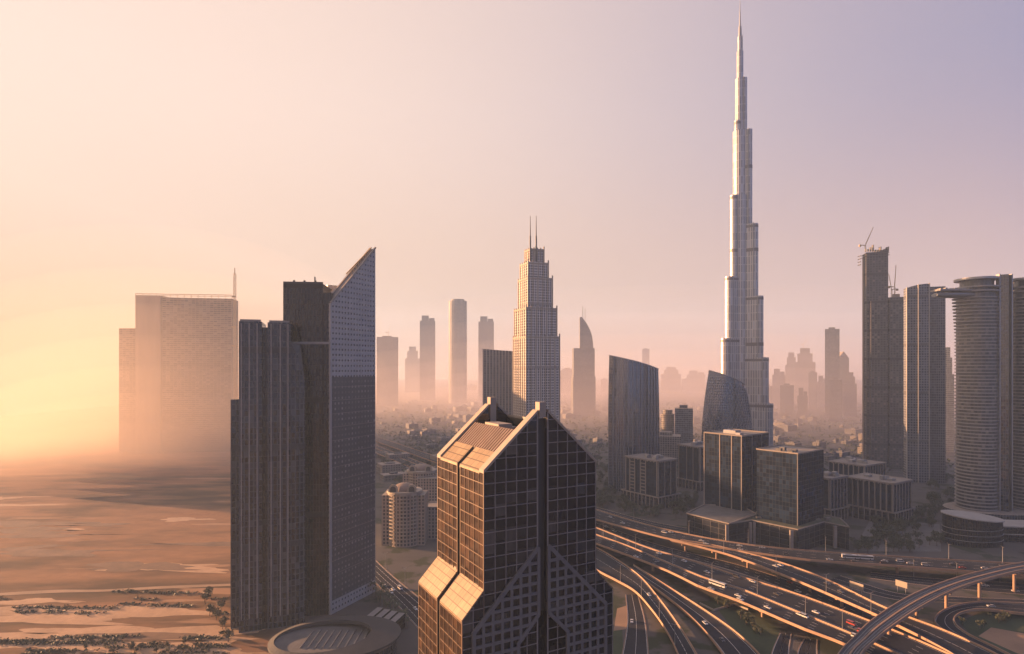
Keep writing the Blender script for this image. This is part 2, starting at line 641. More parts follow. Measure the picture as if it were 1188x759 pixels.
for (y0, y1) in ((0, 2.6), (U_ - 2.6, U_)):      # two gable walls, each split by the slot
    b = MB(MD)
    b.az([(0, ZE), (SA0, ZE), (SA0, roof_z(SA0) - .3), (0, ZE + .01)], y0, y1)
    b.az([(SA1, ZE), (W_, ZE), (W_, ZE + .01), (SA1, roof_z(SA1) - .3)], y0, y1)
    b.az([(SA0, ZE), (SA1, ZE), (SA1, ZE + 13), (SA0, ZE + 13)], y0 + 1.9 if y0 == 0 else y0, y1 if y0 == 0 else y1 - 1.9)
    b.build('gable_wall', M['pane'], ft)
    for sgn in (0, 1):
        b = MB(MD)
        if sgn == 0:
            b.az([(-.25, ZE - .5), (SA0, roof_z(SA0) - .45), (SA0, roof_z(SA0) + .55), (-.25, ZE + .6)], y0 - .35, y1 + .35)
        else:
            b.az([(SA1, roof_z(SA1) - .45), (W_ + .25, ZE - .5), (W_ + .25, ZE + .6), (SA1, roof_z(SA1) + .55)], y0 - .35, y1 + .35)
        b.build('gable_coping', M['cream'], ft)
    b = MB(MD)
    yy = (y0 + y1) / 2
    b.box(SA0 + .75, SA1 - .75, yy - 1.5, yy + 1.2, 120 if y0 else 147.3, 152.4)
    b.build('apex_pillar', M['cream'], ft)
# mullions of the shaft
b = MB(MD)
t_ = .17


def hbar_front(a0, a1, z, w=.26):
    b.box(a0, a1, -t_, .05, z - w / 2, z + w / 2)


nz = range(0, 26)
for k in nz:
    z = ZE - k * FL
    if z < 60:
        break
    hbar_front(0, SA0, z)
    hbar_front(SA1, W_, z)
for k in range(1, 6):
    z = ZE + k * FL
    a = (z - ZE) * AP / (ZR - ZE)
    if a < SA0:
        hbar_front(a, SA0, z)
        hbar_front(SA1, W_ - a, z)
for i in range(6):
    for a in (SA0 * i / 5, SA1 + (W_ - SA1) * i / 5):
        w = .5 if (i == 5 and a < 21) or (i == 0 and a > 21) else .27
        zt = max(ZE, roof_z(a) - .4)
        b.box(a - w / 2, a + w / 2, -t_ - .01, .05, 60, zt)
b.build('front_mullions', M['mullion'], ft)
b = MB(MD)
for k in range(0, 14):
    z = ZE - k * FL
    for (b0, b1) in ((0, SB0), (SB1, U_)):
        b.box(-t_, .05, b0, b1, z - .11, z + .11)
for (b0, b1) in ((0, SB0), (SB1, U_)):
    for i in range(6):
        y = b0 + (b1 - b0) * i / 5
        w = .42 if i in (0, 5) else .15
        b.box(-t_ - .01, .05, y - w / 2, y + w / 2, 84, ZE)
b.build('side_mullions', M['sunlit_mullion'], ft)
b = MB(MD)
for (b0, b1) in ((0, SB0), (SB1, U_)):
    b.face([(-.012, b1, 84), (-.012, b0, 84), (-.012, b0, ZE - .4), (-.012, b1, ZE - .4)], [(b1, 84), (b0, 84), (b0, ZE - .4), (b1, ZE - .4)])
b.build('side_glazing', M['bronze_pane'], ft)
# front slot lining: the darkness of the recess is put into its colour
b = MB(MD)
b.box(SA0 + .1, SA1 - .1, 1.7, 2.19, 82.5, 146.9)
b.build('slot_lining', M['dark_metal'], ft)
# the sloping roof between the gables
sl = (ZR - ZE) / AP


def slope_panel(name, a0, a1, b0, b1, thick, m, drop=0.0):
    q = MB(MD)
    q.az([(a0, ZE + a0 * sl - thick - drop), (a1, ZE + a1 * sl - thick - drop), (a1, ZE + a1 * sl - drop), (a0, ZE + a0 * sl - drop)], b0, b1)
    return q.build(name, m, ft)


slope_panel('eave_panel', -.2, 5.8, 2.96, SB0, .8, M['cream_panel'])
slope_panel('eave_panel', -.2, 5.8, SB1, U_ - 2.96, .8, M['cream_panel'])
slope_panel('eave_joint', .3, 5.8, SB0, SB1, .8, M['dark_metal'], 1.0)
q = MB(MD)
for i in range(18):
    y = 3.4 + (U_ - 6.8) * (i + .5) / 18
    q.az([(6, ZE + 6 * sl - .8), (13.4, ZE + 13.4 * sl - .8), (13.4, ZE + 13.4 * sl - .25), (6, ZE + 6 * sl - .25)], y - .55, y + .55)
lv = q.build('roof_louvre', M['louvre'], ft)
q = MB(MD)
q.az([(5.8, ZE + 5.8 * sl - 1.6), (13.5, ZE + 13.5 * sl - 1.6), (13.5, ZE + 13.5 * sl - .8), (5.8, ZE + 5.8 * sl - .8)], 3, U_ - 3)
q.build('louvre_backing', M['dark_metal'], lv)
q = MB(MD)
q.az([(W_ + .2, ZE - .6), (W_ + .2, ZE + .1), (AP + 6, ZE + (AP - 6) * sl), (AP + 6, ZE + (AP - 6) * sl - .8)][::-1], 3, U_ - 3)
q.build('rear_slope', M['cream'], ft)
q = MB(MD)
q.box(13.5, AP + 6, 3, U_ - 3, ZE + .1, ZE + 7.5)
q.build('roof_well', M['roof_dark'], ft)
q = MB(MD)
q.box(15.5, 21, 20, 31, ZE + 7.55, ZE + 12.6)
q.build('plant_room', M['cream'], ft)
for bb in ((16, 22, 5.5, 16.5, 10.8), (22.8, 25.2, 24, 34, 11)):
    q = MB(MD)
    q.box(bb[0], bb[1], bb[2], bb[3], ZE + 7.55, ZE + bb[4])
    q.build('cooling_plant', M['grey_metal'], ft)
for i in range(5):
    q = MB(MD)
    q.cyl(24.3, 6 + i * 2.6, .95, ZE + 7.55, ZE + 9.4, 10)
    q.build('cooling_fan', M['grey_metal'], ft)
# shoulders
ZS0, ZS1, SX = 85.6, 93.6, 7.4
for sgn in (0, 1):
    for (b0, b1) in ((0, SB0), (SB1, U_)):
        q = MB(MD)
        if sgn == 0:
            q.az([(-SX, 0), (-.02, 0), (-.02, ZS1 - .4), (-SX, ZS0 - .4)], b0, b1)
        else:
            q.az([(W_ + .02, 0), (W_ + SX, 0), (W_ + SX, ZS0 - .4), (W_ + .02, ZS1 - .4)], b0, b1)
        sh = q.build('shoulder', M['pane'], ft)
        q = MB(MD)
        if sgn == 0:
            q.az([(-SX - .2, ZS0 - .55), (-.02, ZS1 - .38), (-.02, ZS1 + .25), (-SX - .2, ZS0 + .1)], b0 - .1, b1 + .05, 0)
        else:
            q.az([(W_ + .02, ZS1 - .38), (W_ + SX + .2, ZS0 - .55), (W_ + SX + .2, ZS0 + .1), (W_ + .02, ZS1 + .25)], b0 - .1, b1 + .05, 0)
        q.build('shoulder_slope', M['cream_panel'], sh)
        if sgn == 0:
            q = MB(MD)
            q.face([(-SX - .012, b1, 55), (-SX - .012, b0, 55), (-SX - .012, b0, ZS0 - .5), (-SX - .012, b1, ZS0 - .5)],
                   [(b1, 55), (b0, 55), (b0, ZS0 - .5), (b1, ZS0 - .5)])
            q.build('shoulder_glazing', M['bronze_pane'], sh)
            q = MB(MD)
            for k in range(0, 8):
                z = ZS0 - 1 - k * FL
                q.box(-SX - t_, -SX + .05, b0, b1, z - .11, z + .11)
            for i in range(6):
                y = b0 + (b1 - b0) * i / 5
                w = .42 if i in (0, 5) else .15
                q.box(-SX - t_ - .01, -SX + .05, y - w / 2, y + w / 2, 55, ZS0 - .5)
            q.build('shoulder_mullions', M['sunlit_mullion'], sh)
        if b0 == 0:
            q = MB(MD)
            xa, xb = (-SX, -.05) if sgn == 0 else (W_ + .05, W_ + SX)
            for k in range(0, 7):
                z = 92 - k * FL
                e = max(0, (z - ZS0 + .4) * SX / (ZS1 - ZS0))
                q.box(xa + (e if sgn == 0 else 0), xb - (0 if sgn == 0 else e), -t_, .03, z - .11, z + .11)
            for i in range(3):
                a = xa + (xb - xa) * i / 2
                dz = ZS0 + (ZS1 - ZS0) * ((a + SX) / SX if sgn == 0 else (W_ + SX - a) / SX) - .5
                q.box(a - .15, a + .15, -t_ - .01, .03, 60, dz)
            q.build('shoulder_mullions', M['mullion'], sh)
    q = MB(MD)
    if sgn == 0:
        q.az([(-SX + 1.2, 0), (-.02, 0), (-.02, ZS1 - 1.2), (-SX + 1.2, ZS0 - 1)], SB0 + .01, SB1 - .01)
    else:
        q.az([(W_ + .02, 0), (W_ + SX - 1.2, 0), (W_ + SX - 1.2, ZS0 - 1), (W_ + .02, ZS1 - 1.2)], SB0 + .01, SB1 - .01)
    q.build('shoulder_joint', M['dark_metal'], ft)
# the heavy stone grid that leans against the wide face like an arrowhead
ZA, ZB = 104.6, 81.2
for sgn in (-1, 1):
    e0 = AP + sgn * 2.0                      # inner edge
    e1 = AP + sgn * 25.4                     # outer edge
    v0, vz0, v1, vz1 = AP + sgn * 2.0, 82.2, AP + sgn * 9.6, 74.6

    def top(a):
        return ZA - (abs(a - AP) - 2.0) * (ZA - ZB) / 23.4

    def low(a):
        d = abs(a - AP)
        return 40 if d > 9.6 else vz0 - (d - 2) * (vz0 - vz1) / 7.6
    q = MB(MD)
    pl = [(e0, ZA), (e0, vz0), (v1, vz1), (v1, 40), (e1, 40), (e1, ZB)]
    q.az(pl if sgn > 0 else pl[::-1], -.5, -.22)
    q.build('grid_glazing', M['pane'], ft)
    q = MB(MD)

    def seg(a0, z0, a1, z1, w, y0=-1.1, y1=-.3):
        p0, p1 = Vector((a0, z0)), Vector((a1, z1))
        d = (p1 - p0).normalized()
        n = Vector((-d.y, d.x)) * w / 2
        q.az([tuple(p0 - n), tuple(p1 - n), tuple(p1 + n), tuple(p0 + n)], y0, y1)
    seg(e0, ZA, e1, ZB, 1.3)
    seg(e1, ZB + .4, e1, 40, 1.2, -1.08)
    seg(e0, ZA, e0, vz0, 1.1, -1.09)
    seg(v0, vz0 + .2, v1, vz1, 1.2, -1.11)
    seg(v1, vz1 + .2, v1, 40, 1.2, -1.07)
    for i in range(1, 7):
        a = e0 + sgn * i * 3.35
        if abs(a - e1) > 1.5:
            seg(a, top(a), a, low(a), .95, -1.0)
    z = ZA - 5
    while z > 60:
        # extent of the panel at this height
        da = 2 + (ZA - z) * 23.4 / (ZA - ZB) if z > ZB else 25.4
        di = 2 if z > vz0 else (2 + (vz0 - z) * 7.6 / (vz0 - vz1) if z > vz1 else 9.6)
        seg(AP + sgn * di, z, AP + sgn * da, z, .95, -.98)
        z -= 3.3
    q.build('stone_grid', M['grid_stone'], ft)

# ------------------------------------------------------------------ the cluster of tall dark towers on the left
M['strip_glass'] = facade('strip_glass', (.012, .020, .034), (.054, .060, .070), 2.7, 3.6, .30, .14, .12, .6, 1.6, .6, .04, service=17, gcol2=(.085, .09, .095), blind=5)
M['strip_dark'] = facade('strip_dark', (.010, .010, .011), (.018, .016, .016), 1.9, 3.6, .25, .10, .12, .6, 1.5, .4, .03, service=21)
M['dot_wall'] = facade('dot_wall', (.012, .016, .022), (.36, .345, .33), 3.0, 3.6, .60, .64, .12, .7, 1.6, .4, .03, dirt=.2)
M['dot_dark'] = facade('dot_dark', (.16, .16, .155), (.060, .064, .074), 3.4, 3.6, .62, .58, .3, .35, 1.6, .35, .02, dirt=.3)
p0, p1 = at(277, 372), at(337, 381)
tt = thing('slab_tower', 'dark slab tower with paired vertical strip windows and a notch in its flat top', 'tower', at(306, 390))
ztL = zat(373, 374)
q = MB()
q.prism(quadpoly(p0, p1, 30, 0, .44), 0, ztL, 0, 1)
q.build('west_shaft', [M['strip_glass'], M['roof_dark']], tt)
q = MB()
q.prism(quadpoly(p0, p1, 27, .55, 1.0, .4), 0, ztL - .3, 0, 1)
q.build('east_shaft', [M['strip_glass'], M['roof_dark']], tt)
q = MB()
q.prism(quadpoly(p0, p1, 24, .441, .549, 1.6), 0, ztL - 3.4, 0, 1)
q.build('recess', [M['strip_dark'], M['roof_dark']], tt)
q = MB()
for t in (.05, .2, .35, .62, .8, .95):
    pp = quadpoly(p0, p1, 2, t - .012, t + .012, -.5)
    q.prism(pp, 8, ztL - 1.2)
q.build('vertical_fins', M['concrete'], tt)
q = MB()
q.prism(quadpoly(p0, p1, .6, .02, .42, .3), ztL - .05, ztL + 1.3)
q.prism(quadpoly(p0, p1, .6, .58, .98, .7), ztL - .35, ztL + 1.0)
q.build('roof_parapet', M['concrete'], tt)
q = MB()
w0, w1 = radial(267.5, 277.4, 378)
q.prism(quadpoly(w0, w1, 8), 0, zat(463, 385), 0, 1)
q.build('side_wing', [M['strip_glass'], M['roof_dark']], tt)
q = MB()
ze, zw = zat(398, 384), zat(446, 386)
pe = quadpoly(at(336.8, 382), at(354, 387), 12)
qa, qb = pe[0], pe[1]
q.prism([pe[0], (pe[0][0] * .45 + pe[1][0] * .55, pe[0][1] * .5 + pe[1][1] * .5 - 1.2), pe[1], pe[2], pe[3]], 0,
        lambda x, y: ze + (zw - ze) * min(1, max(0, (x - qa[0]) / (qb[0] - qa[0]))) ** 2, 0, 1)
q.build('curved_shoulder', [M['strip_glass'], M['roof_dark']], tt)

c0, c1 = at(328.5, 396), at(384, 399)
tc_ = thing('blank_tower', 'tallest flat topped brown black tower wedged between the strip window slab and the slant tower', 'tower', at(356, 410))
zc = zat(329, 397)
q = MB()
q.prism(quadpoly(c0, c1, 26, 0, .83), 0, zc, 0, 1)
q.build('dark_shaft', [M['strip_dark'], M['roof_dark']], tc_)
q = MB()
q.prism(quadpoly(c0, c1, 22, .832, 1.0, .8), 0, zat(339, 397), 0, 1)
q.build('stepped_shaft', [M['strip_dark'], M['roof_dark']], tc_)
q = MB()
q.prism(quadpoly(c0, c1, 3, .12, .99, -.8), zat(399.5, 397), zat(396.5, 397))
q.build('ledge', M['concrete'], tc_)
q = MB()
q.prism(quadpoly(c0, c1, .5, .0, .83, 0), zc + .01, zc + 1.2)
for t in (.18, .4, .63):
    q.prism(quadpoly(c0, c1, 1.6, t, t + .035, 3), zc + .01, zc + 2.6)
q.prism(quadpoly(c0, c1, 1.2, .62, .64, 4), zc + .01, zc + 5.2)
q.build('roof_plant', M['dark_metal'], tc_)

r0, r1 = at(383.4, 399), at(435.5, 441)
ts = thing('slant_tower', 'grey tower with rows of small windows and a blade sharp slanted roof', 'tower', at(410, 430))
zl, zr = zat(352, 399), zat(288.5, 441)
d_ = Vector((r1.x - r0.x, r1.y - r0.y))
Ld = d_.length
dn = d_ / Ld


def slant(x, y):
    t = ((x - r0.x) * dn.x + (y - r0.y) * dn.y) / Ld
    return zl + (zr - zl) * t


q = MB()
q.prism(quadpoly(r0, r1, 5), 0, slant, 0, 1)
q.build('window_wall', [M['dot_wall'], M['concrete']], ts)
q = MB()
q.prism(quadpoly(r0, r1, 1, .03, .985, -.35), 9, zat(437, 418))
q.build('painted_reflection', M['dot_dark'], ts)  # darker overlay: a reflection painted onto the lower front
q = MB()
for i in range(15):
    zz = 26 + i * 8.9
    q.prism(quadpoly(r0, r1, 1, .02, .99, -.45), zz, zz + .3)
q.build('sill_bands', M['concrete'], ts)
nn = Vector((-dn.y, dn.x))
q = MB()
pts = []
for off in (-.1, 4.6):
    a_ = Vector((r0.x, r0.y)) + nn * off
    b_ = Vector((r1.x, r1.y)) + nn * off
    q.bar((a_.x, a_.y, zl + .5), (b_.x, b_.y, zr + .7), 1.2, 1.0)
q.build('slanted_coping', M['cream'], ts)
q = MB()
for i in range(9):
    t = .50 + .055 * i
    p_ = Vector((r0.x, r0.y)) + d_ * t + nn * 2.5
    z_ = zl + (zr - zl) * t
    q.bar((p_.x, p_.y, z_), (p_.x, p_.y, z_ + 3.2 - .2 * i), .5)
p_, p2_ = Vector((r0.x, r0.y)) + d_ * .45 + nn * 5, Vector((r0.x, r0.y)) + d_ * .97 + nn * 2.5
q.bar((p_.x, p_.y, zl + (zr - zl) * .45 + 2.6), (p2_.x, p2_.y, zl + (zr - zl) * .97 + 2), .7)
q.build('roof_truss', M['crane'], ts)
q = MB()
q.prism(quadpoly(r0, r1, 22, .03, .98, 5.02), 0, zl - 4, 0, 1)
q.build('rear_body', [M['dot_dark'], M['concrete']], ts)
q = MB()
q.prism(quadpoly(at(380.5, 428), at(400, 436), 18), 0, zat(331, 430), 0, 1)
q.build('core', [M['dot_wall'], M['concrete']], ts)

# curved podium roof at their feet
pd = thing('curved_podium', 'low podium hall with a pale curved roof band and dark hollow below the dark towers', 'building', (*at(389, 338)[:2], 0))
pcx, pcy = at(389, 338).x, 338
q = MB()
N = 56
ell = lambda rx, ry, i, n=N, c=(pcx, pcy): (c[0] + rx * math.cos(2 * math.pi * i / n), c[1] + ry * math.sin(2 * math.pi * i / n))
q.prism([ell(34, 24, i) for i in range(N)], 0, 11.5, 0, 1)
q.build('hall', [M['strip_glass'], M['roof_dark']], pd)
q = MB()
secs = []
for i in range(N + 1):
    ph = 2 * math.pi * i / N
    wv = 10 + 5 * math.cos(ph - .5)
    h_ = 13.2 + 2.0 * math.sin(ph + 1.1)
    o_ = ell(36.5, 26, i)
    k_ = ell(36.5 - wv, 26 - wv * .8, i, N, (pcx - 2, pcy))
    secs.append([(*o_, h_ - 1.2), (*o_, h_), (*k_, h_ + 1.5), (*k_, h_ - .5)])
q.sweep(secs, caps=False)
q.build('roof_band', M['podium_roof'], pd)
q = MB()
for i in range(9):
    x = pcx - 16 + i * 4
    q.box(x, x + .5, pcy - 11, pcy + 11, 11.52, 12.1)
q.build('roof_ribs', M['grey_metal'], pd)
an = thing('terminal_hall', 'low long hall with stepped louvre roofs beside the curved podium', 'building', gp(452, 748, 10))
ga, gb2 = gp(440, 757, 0), gp(470, 728, 0)
for i in range(4):
    q = MB()
    q.prism(quadpoly(ga, gb2, 4.2, 0, 1, i * 5), 0, 9 + i * .6, 0, 1)
    q.build('roof_bay', [M['strip_dark'], M['concrete']], an)

# ------------------------------------------------------------------ unfinished slab block half lost in the glow on the left
M['bare_floors'] = facade('bare_floors', (.10, .08, .065), (.24, .19, .15), 6.5, 3.9, .10, .30, .5, .85, 1.4, .5, 0)
M['bare_wall'] = mat('bare_wall', (.26, .21, .165), .85, streak=True)


def simple_block(parent, name, px0, px1, ytop, D, depth, m, rm, dD=0.0, ybase=None):
    q = MB()
    q.prism(quadpoly(at(px0, D), at(px1, D + dD), depth), 0, zat(ytop, D), 0, 1)
    return q.build(name, [m, rm], parent)


D_ = 1150
fg = thing('unfinished_block', 'huge bare concrete slab building half lost in golden fog on the desert side', 'building', at(205, D_))
simple_block(fg, 'wing', 138, 160, 381, D_ + 10, 40, M['bare_floors'], M['concrete'])
simple_block(fg, 'stair_core', 157, 186, 343, D_ - 4, 30, M['bare_wall'], M['concrete'])
simple_block(fg, 'main_slab', 184, 269, 345, D_, 44, M['bare_floors'], M['concrete'], 22)
q = MB()
zt = zat(341, D_)
A0, A1 = at(157, D_ - 3), at(269, D_ + 20)
for i in range(15):
    p_ = A0 + (A1 - A0) * (i / 14)
    q.bar((p_.x, p_.y + 1, zt - 6), (p_.x, p_.y + 1, zt), .8)
q.bar((A0.x, A0.y + 1, zt), (A1.x, A1.y + 1, zt), 1.2)
q.bar((A0.x, A0.y + 1, zt - 3), (A1.x, A1.y + 1, zt - 3), .8)
q.build('roof_scaffold', M['crane'], fg)
for i in range(9):
    z = zat(383, D_) - i * 7.5
    q = MB()
    q.box(at(135.5, D_).x, at(138, D_).x, D_ + 12, D_ + 24, z, z + 1)
    q.build('edge_platform', M['concrete'], fg)


def mast(name, label, cat, px, D, y0, y1, w=1.6, m=None, jib=None):
    t = thing(name, label, cat, at(px, D, max(0, zat(y1, D))))
    x, z0, z1 = at(px, D).x, zat(y1, D), zat(y0, D)
    q = MB()
    h = w / 2
    for sx in (-h, h):
        for sy in (-h, h):
            q.bar((x + sx, D + sy, z0), (x + sx, D + sy, z1 - w * 3), w * .16)
    z = z0
    k = 1
    while z < z1 - w * 5:
        q.bar((x - h * k, D - h, z), (x + h * k, D - h, z + w * 1.6), w * .12)
        q.bar((x - h * k, D + h, z + w * 1.6), (x + h * k, D + h, z), w * .12)
        z += w * 1.6
        k = -k
    q.bar((x, D, z1 - w * 4), (x, D, z1), w * .35)
    q.build('mast', m or M['crane'], t)
    return t, x, z1


t, x_, z_ = mast('hoist_mast', 'thin lattice hoist mast rising between the foggy slab and the strip window tower', 'mast', 272.4, 1110, 311, 520, 3.4)
for yy in (345, 380, 402):
    q = MB()
    q.box(x_ - 5, x_ + 1.4, 1108.5, 1111, zat(yy, 1110), zat(yy, 1110) + 2.6)
    q.build('hoist_platform', M['crane'], t)


def crane(label, px, D, ym, ytip, pxtip, base_y):
    t = thing('tower_crane', label, 'crane', at(px, D, zat(base_y, D)), 'tower cranes over the building sites')
    x = at(px, D).x
    z0, z1 = zat(base_y, D), zat(ym, D)
    q = MB()
    for s in (-.8, .8):
        q.bar((x + s, D, z0), (x + s, D, z1), .5)
    for i in range(8):
        q.bar((x - .8, D, z0 + (z1 - z0) * i / 8), (x + .8, D, z0 + (z1 - z0) * (i + 1) / 8), .3)
    q.build('mast', M['crane'], t)
    q = MB()
    xt, ztp = at(pxtip, D).x, zat(ytip, D)
    q.bar((x, D, z1), (xt, D, ztp), .7)
    q.bar((x, D + 1, z1 + 2), (xt, D, ztp), .4)
    q.build('jib', M['crane'], t)
    q = MB()
    d = -1 if xt > x else 1
    q.bar((x, D, z1), (x + d * 9, D, z1 + 1), 1.1)
    q.box(x + d * 9 - 1.5, x + d * 9 + 1.5, D - 1, D + 1, z1 - 2, z1 + 1.5)
    q.build('counter_jib', M['crane'], t)


# ------------------------------------------------------------------ the hazy skyline, tower by tower
def fx(name, glass, frame, bay, floor, mw=.3, mh=.3):
    M[name] = facade(name, glass, frame, bay, floor, mw, mh, .2, .7, 1.6, .4, .015)


fx('sky_tan', (.06, .055, .055), (.20, .18, .165), 4.0, 3.8)
fx('sky_grey', (.05, .055, .065), (.16, .16, .17), 3.4, 3.8, .22, .35)
fx('sky_blue', (.05, .06, .075), (.14, .15, .17), 3.0, 3.8, .15, .22)
fx('sky_rib', (.05, .05, .055), (.19, .175, .165), 5.0, 3.8, .45, .12)


def round_poly(cx, cy_, rx, ry, n=20):
    return [(cx + rx * math.cos(2 * math.pi * i / n), cy_ + ry * math.sin(2 * math.pi * i / n)) for i in range(n)]


def sky_tower(label, px0, px1, ytop, D, m='sky_grey', style='slab', depth=None, top=None, mastY=None, grp=None, cat='tower', name='skyscraper', rot=0.0):
    if D >= 1300:
        D *= 1.7 if px0 < 850 else 1.3
    x0, x1 = at(px0, D).x, at(px1, D).x
    w = x1 - x0
    dp = depth or w * .9
    zt = zat(ytop, D)
    xc = (x0 + x1) / 2
    t = thing(name, label, cat, (xc, D + dp / 2, 0), grp)
    mm = [M[m], M['roof']]
    q = MB()

    e0, e1 = radial(px0, px1, D, rot)

    def rect(k0, k1, kd=0.0):
        return quadpoly(e0, e1, dp * (1 - 2 * kd), k0, k1, dp * kd)
    if style == 'slab':
        q.prism(rect(0, 1), 0, zt, 0, 1)
        q.build('shaft', mm, t)
        q = MB()
        q.prism(rect(.25, .7, .3), zt, zt + 6, 0, 1)
        q.build('plant_room', mm, t)
    elif style == 'notch':       # taller half and a lower shoulder
        q.prism(rect(0, 1), 0, zt - 26, 0, 1)
        q.build('shaft', mm, t)
        q = MB()
        q.prism(rect(.12, .58, .08), zt - 26, zt, 0, 1)
        q.build('crown', mm, t)
        q = MB()
        q.prism(rect(.6, .95, .1), zt - 26, zt - 12, 0, 1)
        q.build('shoulder', mm, t)
    elif style == 'steps':
        zz = [0, zt * .74, zt * .9, zt]
        for i in range(3):
            k = .13 * i
            q = MB()
            q.prism(rect(k, 1 - k, k), zz[i], zz[i + 1], 0, 1)
            q.build('tier', mm, t)
    elif style == 'round':
        q.prism(round_poly(xc, D + dp / 2, w / 2, dp / 2), 0, zt - 8, 0, 1)
        q.build('shaft', mm, t)
        q = MB()
        q.prism(round_poly(xc, D + dp / 2, w * .36, dp * .36), zt - 8, zt, 0, 1)
        q.build('crown', mm, t)
    elif style == 'slant':
        zl_, zr_ = top
        q.prism(rect(0, 1), 0, lambda x, y: zt - zl_ + (zl_ - zr_) * (x - x0) / w, 0, 1)
        q.build('shaft', mm, t)
    elif style == 'gable':
        q.prism(rect(0, 1), 0, zt - w * .6, 0, 1)
        q.build('shaft', mm, t)
        q = MB()
        q.az([(x0, zt - w * .6), (x1, zt - w * .6), (xc, zt)], D + dp * .02, D + dp * .98)
        q.build('pointed_roof', M['roof'], t)
    if mastY:
        q = MB()
        q.bar((xc, D + dp / 2, zt - 2), (xc, D + dp / 2, zat(mastY, D)), 1.6)
        q.build('spire', M['steel'], t)
    return t


sky_tower('pale flat topped tower block in the haze just right of the slant roofed tower', 437, 462, 391, 1500, 'sky_tan', 'slab')
crane('thin crane on the pale flat tower beside the slant roofed tower', 450.5, 2558, 386, 377, 453, 391)
sky_tower('lower stepped tower, faintest of the pale group left of the twin notched towers', 470, 487, 402, 2300, 'sky_tan', 'steps')
sky_tower('slim hazy tower with a square raised crown, next left of the tall plain slab', 487, 505, 366, 1750, 'sky_grey', 'notch')
sky_tower('tall plain hazy slab tower with rounded shoulders, tallest of the faded left group', 519.5, 541, 346.5, 1600, 'sky_rib', 'round')
sky_tower('slim hazy tower with a raised crown peeping over the darker broad block', 555, 573, 367, 1750, 'sky_grey', 'notch')
sky_tower('squat flat tower far down in the haze, between the plain slab and the notched tower', 541, 553, 447, 2500, 'sky_tan', 'slab')
sky_tower('broad darker block with a stepped flat top just left of the twin masted tower', 560, 601, 405, 960, 'sky_rib', 'slant', 30, (0, 4))
sky_tower('narrow pale tower squeezed behind the twin masted tower', 640, 652, 430, 1900, 'sky_tan', 'slab')
sky_tower('low faded tower just left of the sail topped tower', 652, 665, 428, 2100, 'sky_grey', 'slab')

# tower with a sail shaped top
D_ = 2000
st = thing('sail_tower', 'hazy tower stepping up to a curved sail shaped top with a thin spire', 'tower', at(678, D_))
q = MB()
q.prism(quadpoly(at(665, D_), at(691, D_ + 10), 34), 0, zat(437, D_), 0, 1)
q.build('base_tier', [M['sky_grey'], M['roof']], st)
q = MB()
q.prism(quadpoly(at(665.5, D_ + 3), at(690, D_ + 10), 26), zat(437, D_), zat(404, D_), 0, 1)
q.build('middle_tier', [M['sky_grey'], M['roof']], st)
q = MB()
xa, xb = at(673, D_).x, at(688.5, D_).x
pl = [(xa, zat(404, D_)), (xb, zat(404, D_))]
for i in range(9):
    u = i / 8
    px = 688.5 - 13.5 * u ** 1.8
    pl.append((at(px, D_).x, zat(404 - 36.5 * u ** .75 * 1.0, D_) if i else zat(403, D_)))
pl += [(xa, zat(368, D_))]
q.az(pl, D_ + 6, D_ + 24)
q.build('sail_top', M['sky_grey'], st)
q = MB()
q.bar((at(676.6, D_).x, D_ + 14, zat(372, D_)), (at(676.6, D_).x, D_ + 14, zat(355, D_)), 1.5)
q.bar((at(679.4, D_).x, D_ + 14, zat(372, D_)), (at(679.4, D_).x, D_ + 14, zat(357, D_)), 1.2)
q.build('spire', M['steel'], st)

far = [
    (697, 705, 440, 2300, 'sky_tan', 'slab', 'slim faded tower between the sail topped tower and the first curved glass tower'),
    (745, 753.5, 405, 2700, 'sky_grey', 'slab', 'very faint slim tower peeping over the first curved glass tower'),
    (767, 790, 426, 2250, 'sky_tan', 'steps', 'faint stepped tower just right of the first curved glass tower'),
    (791, 800, 440, 2600, 'sky_grey', 'slab', 'faint slim block left of the pair of wide faint blocks'),
    (797, 818, 430, 2400, 'sky_tan', 'notch', 'faint notched block just left of the lattice patterned curved tower'),
    (886, 896, 448, 1900, 'sky_grey', 'slab', 'low grey block just right of the supertall tower foot'),
    (896, 911, 428, 2000, 'sky_tan', 'notch', 'faint notched tower, first tall one right of the supertall tower'),
    (911, 925, 409, 2300, 'sky_grey', 'steps', 'faint stepped tower left of the crane topped faint tower'),
    (922, 946, 404, 2200, 'sky_tan', 'steps', 'broad faint stepped tower with a crane on top'),
    (938, 948, 432, 1800, 'sky_blue', 'slab', 'small grey slab in front of the broad faint stepped tower'),
    (948, 960, 436, 1900, 'sky_grey', 'notch', 'low notched block just left of the slim flat topped dark tower'),
    (957, 974, 382, 1500, 'sky_blue', 'slab', 'slim flat topped bluish tower standing above the faint group'),
    (973, 985, 408, 1600, 'sky_blue', 'gable', 'pointed roofed bluish tower right of the slim flat topped tower'),
    (979, 994, 432, 1550, 'sky_grey', 'steps', 'stepped grey tower touching the unfinished tall tower'),
    (905, 921, 447, 1600, 'sky_blue', 'slab', 'low bluish block in front of the first faint notched tower'),
    (925, 937, 450, 1500, 'sky_grey', 'notch', 'low notched grey block below the crane topped faint tower'),
    (962, 977, 440, 1400, 'sky_grey', 'slab', 'low plain block in front of the slim flat topped bluish tower'),
]
for (a, b_, y, D, m, s, lab) in far:
    sky_tower(lab, a, b_, y, D, m, s)
crane('thin crane on the broad faint stepped tower right of the supertall tower', 932, 2865, 400, 393, 937, 405)
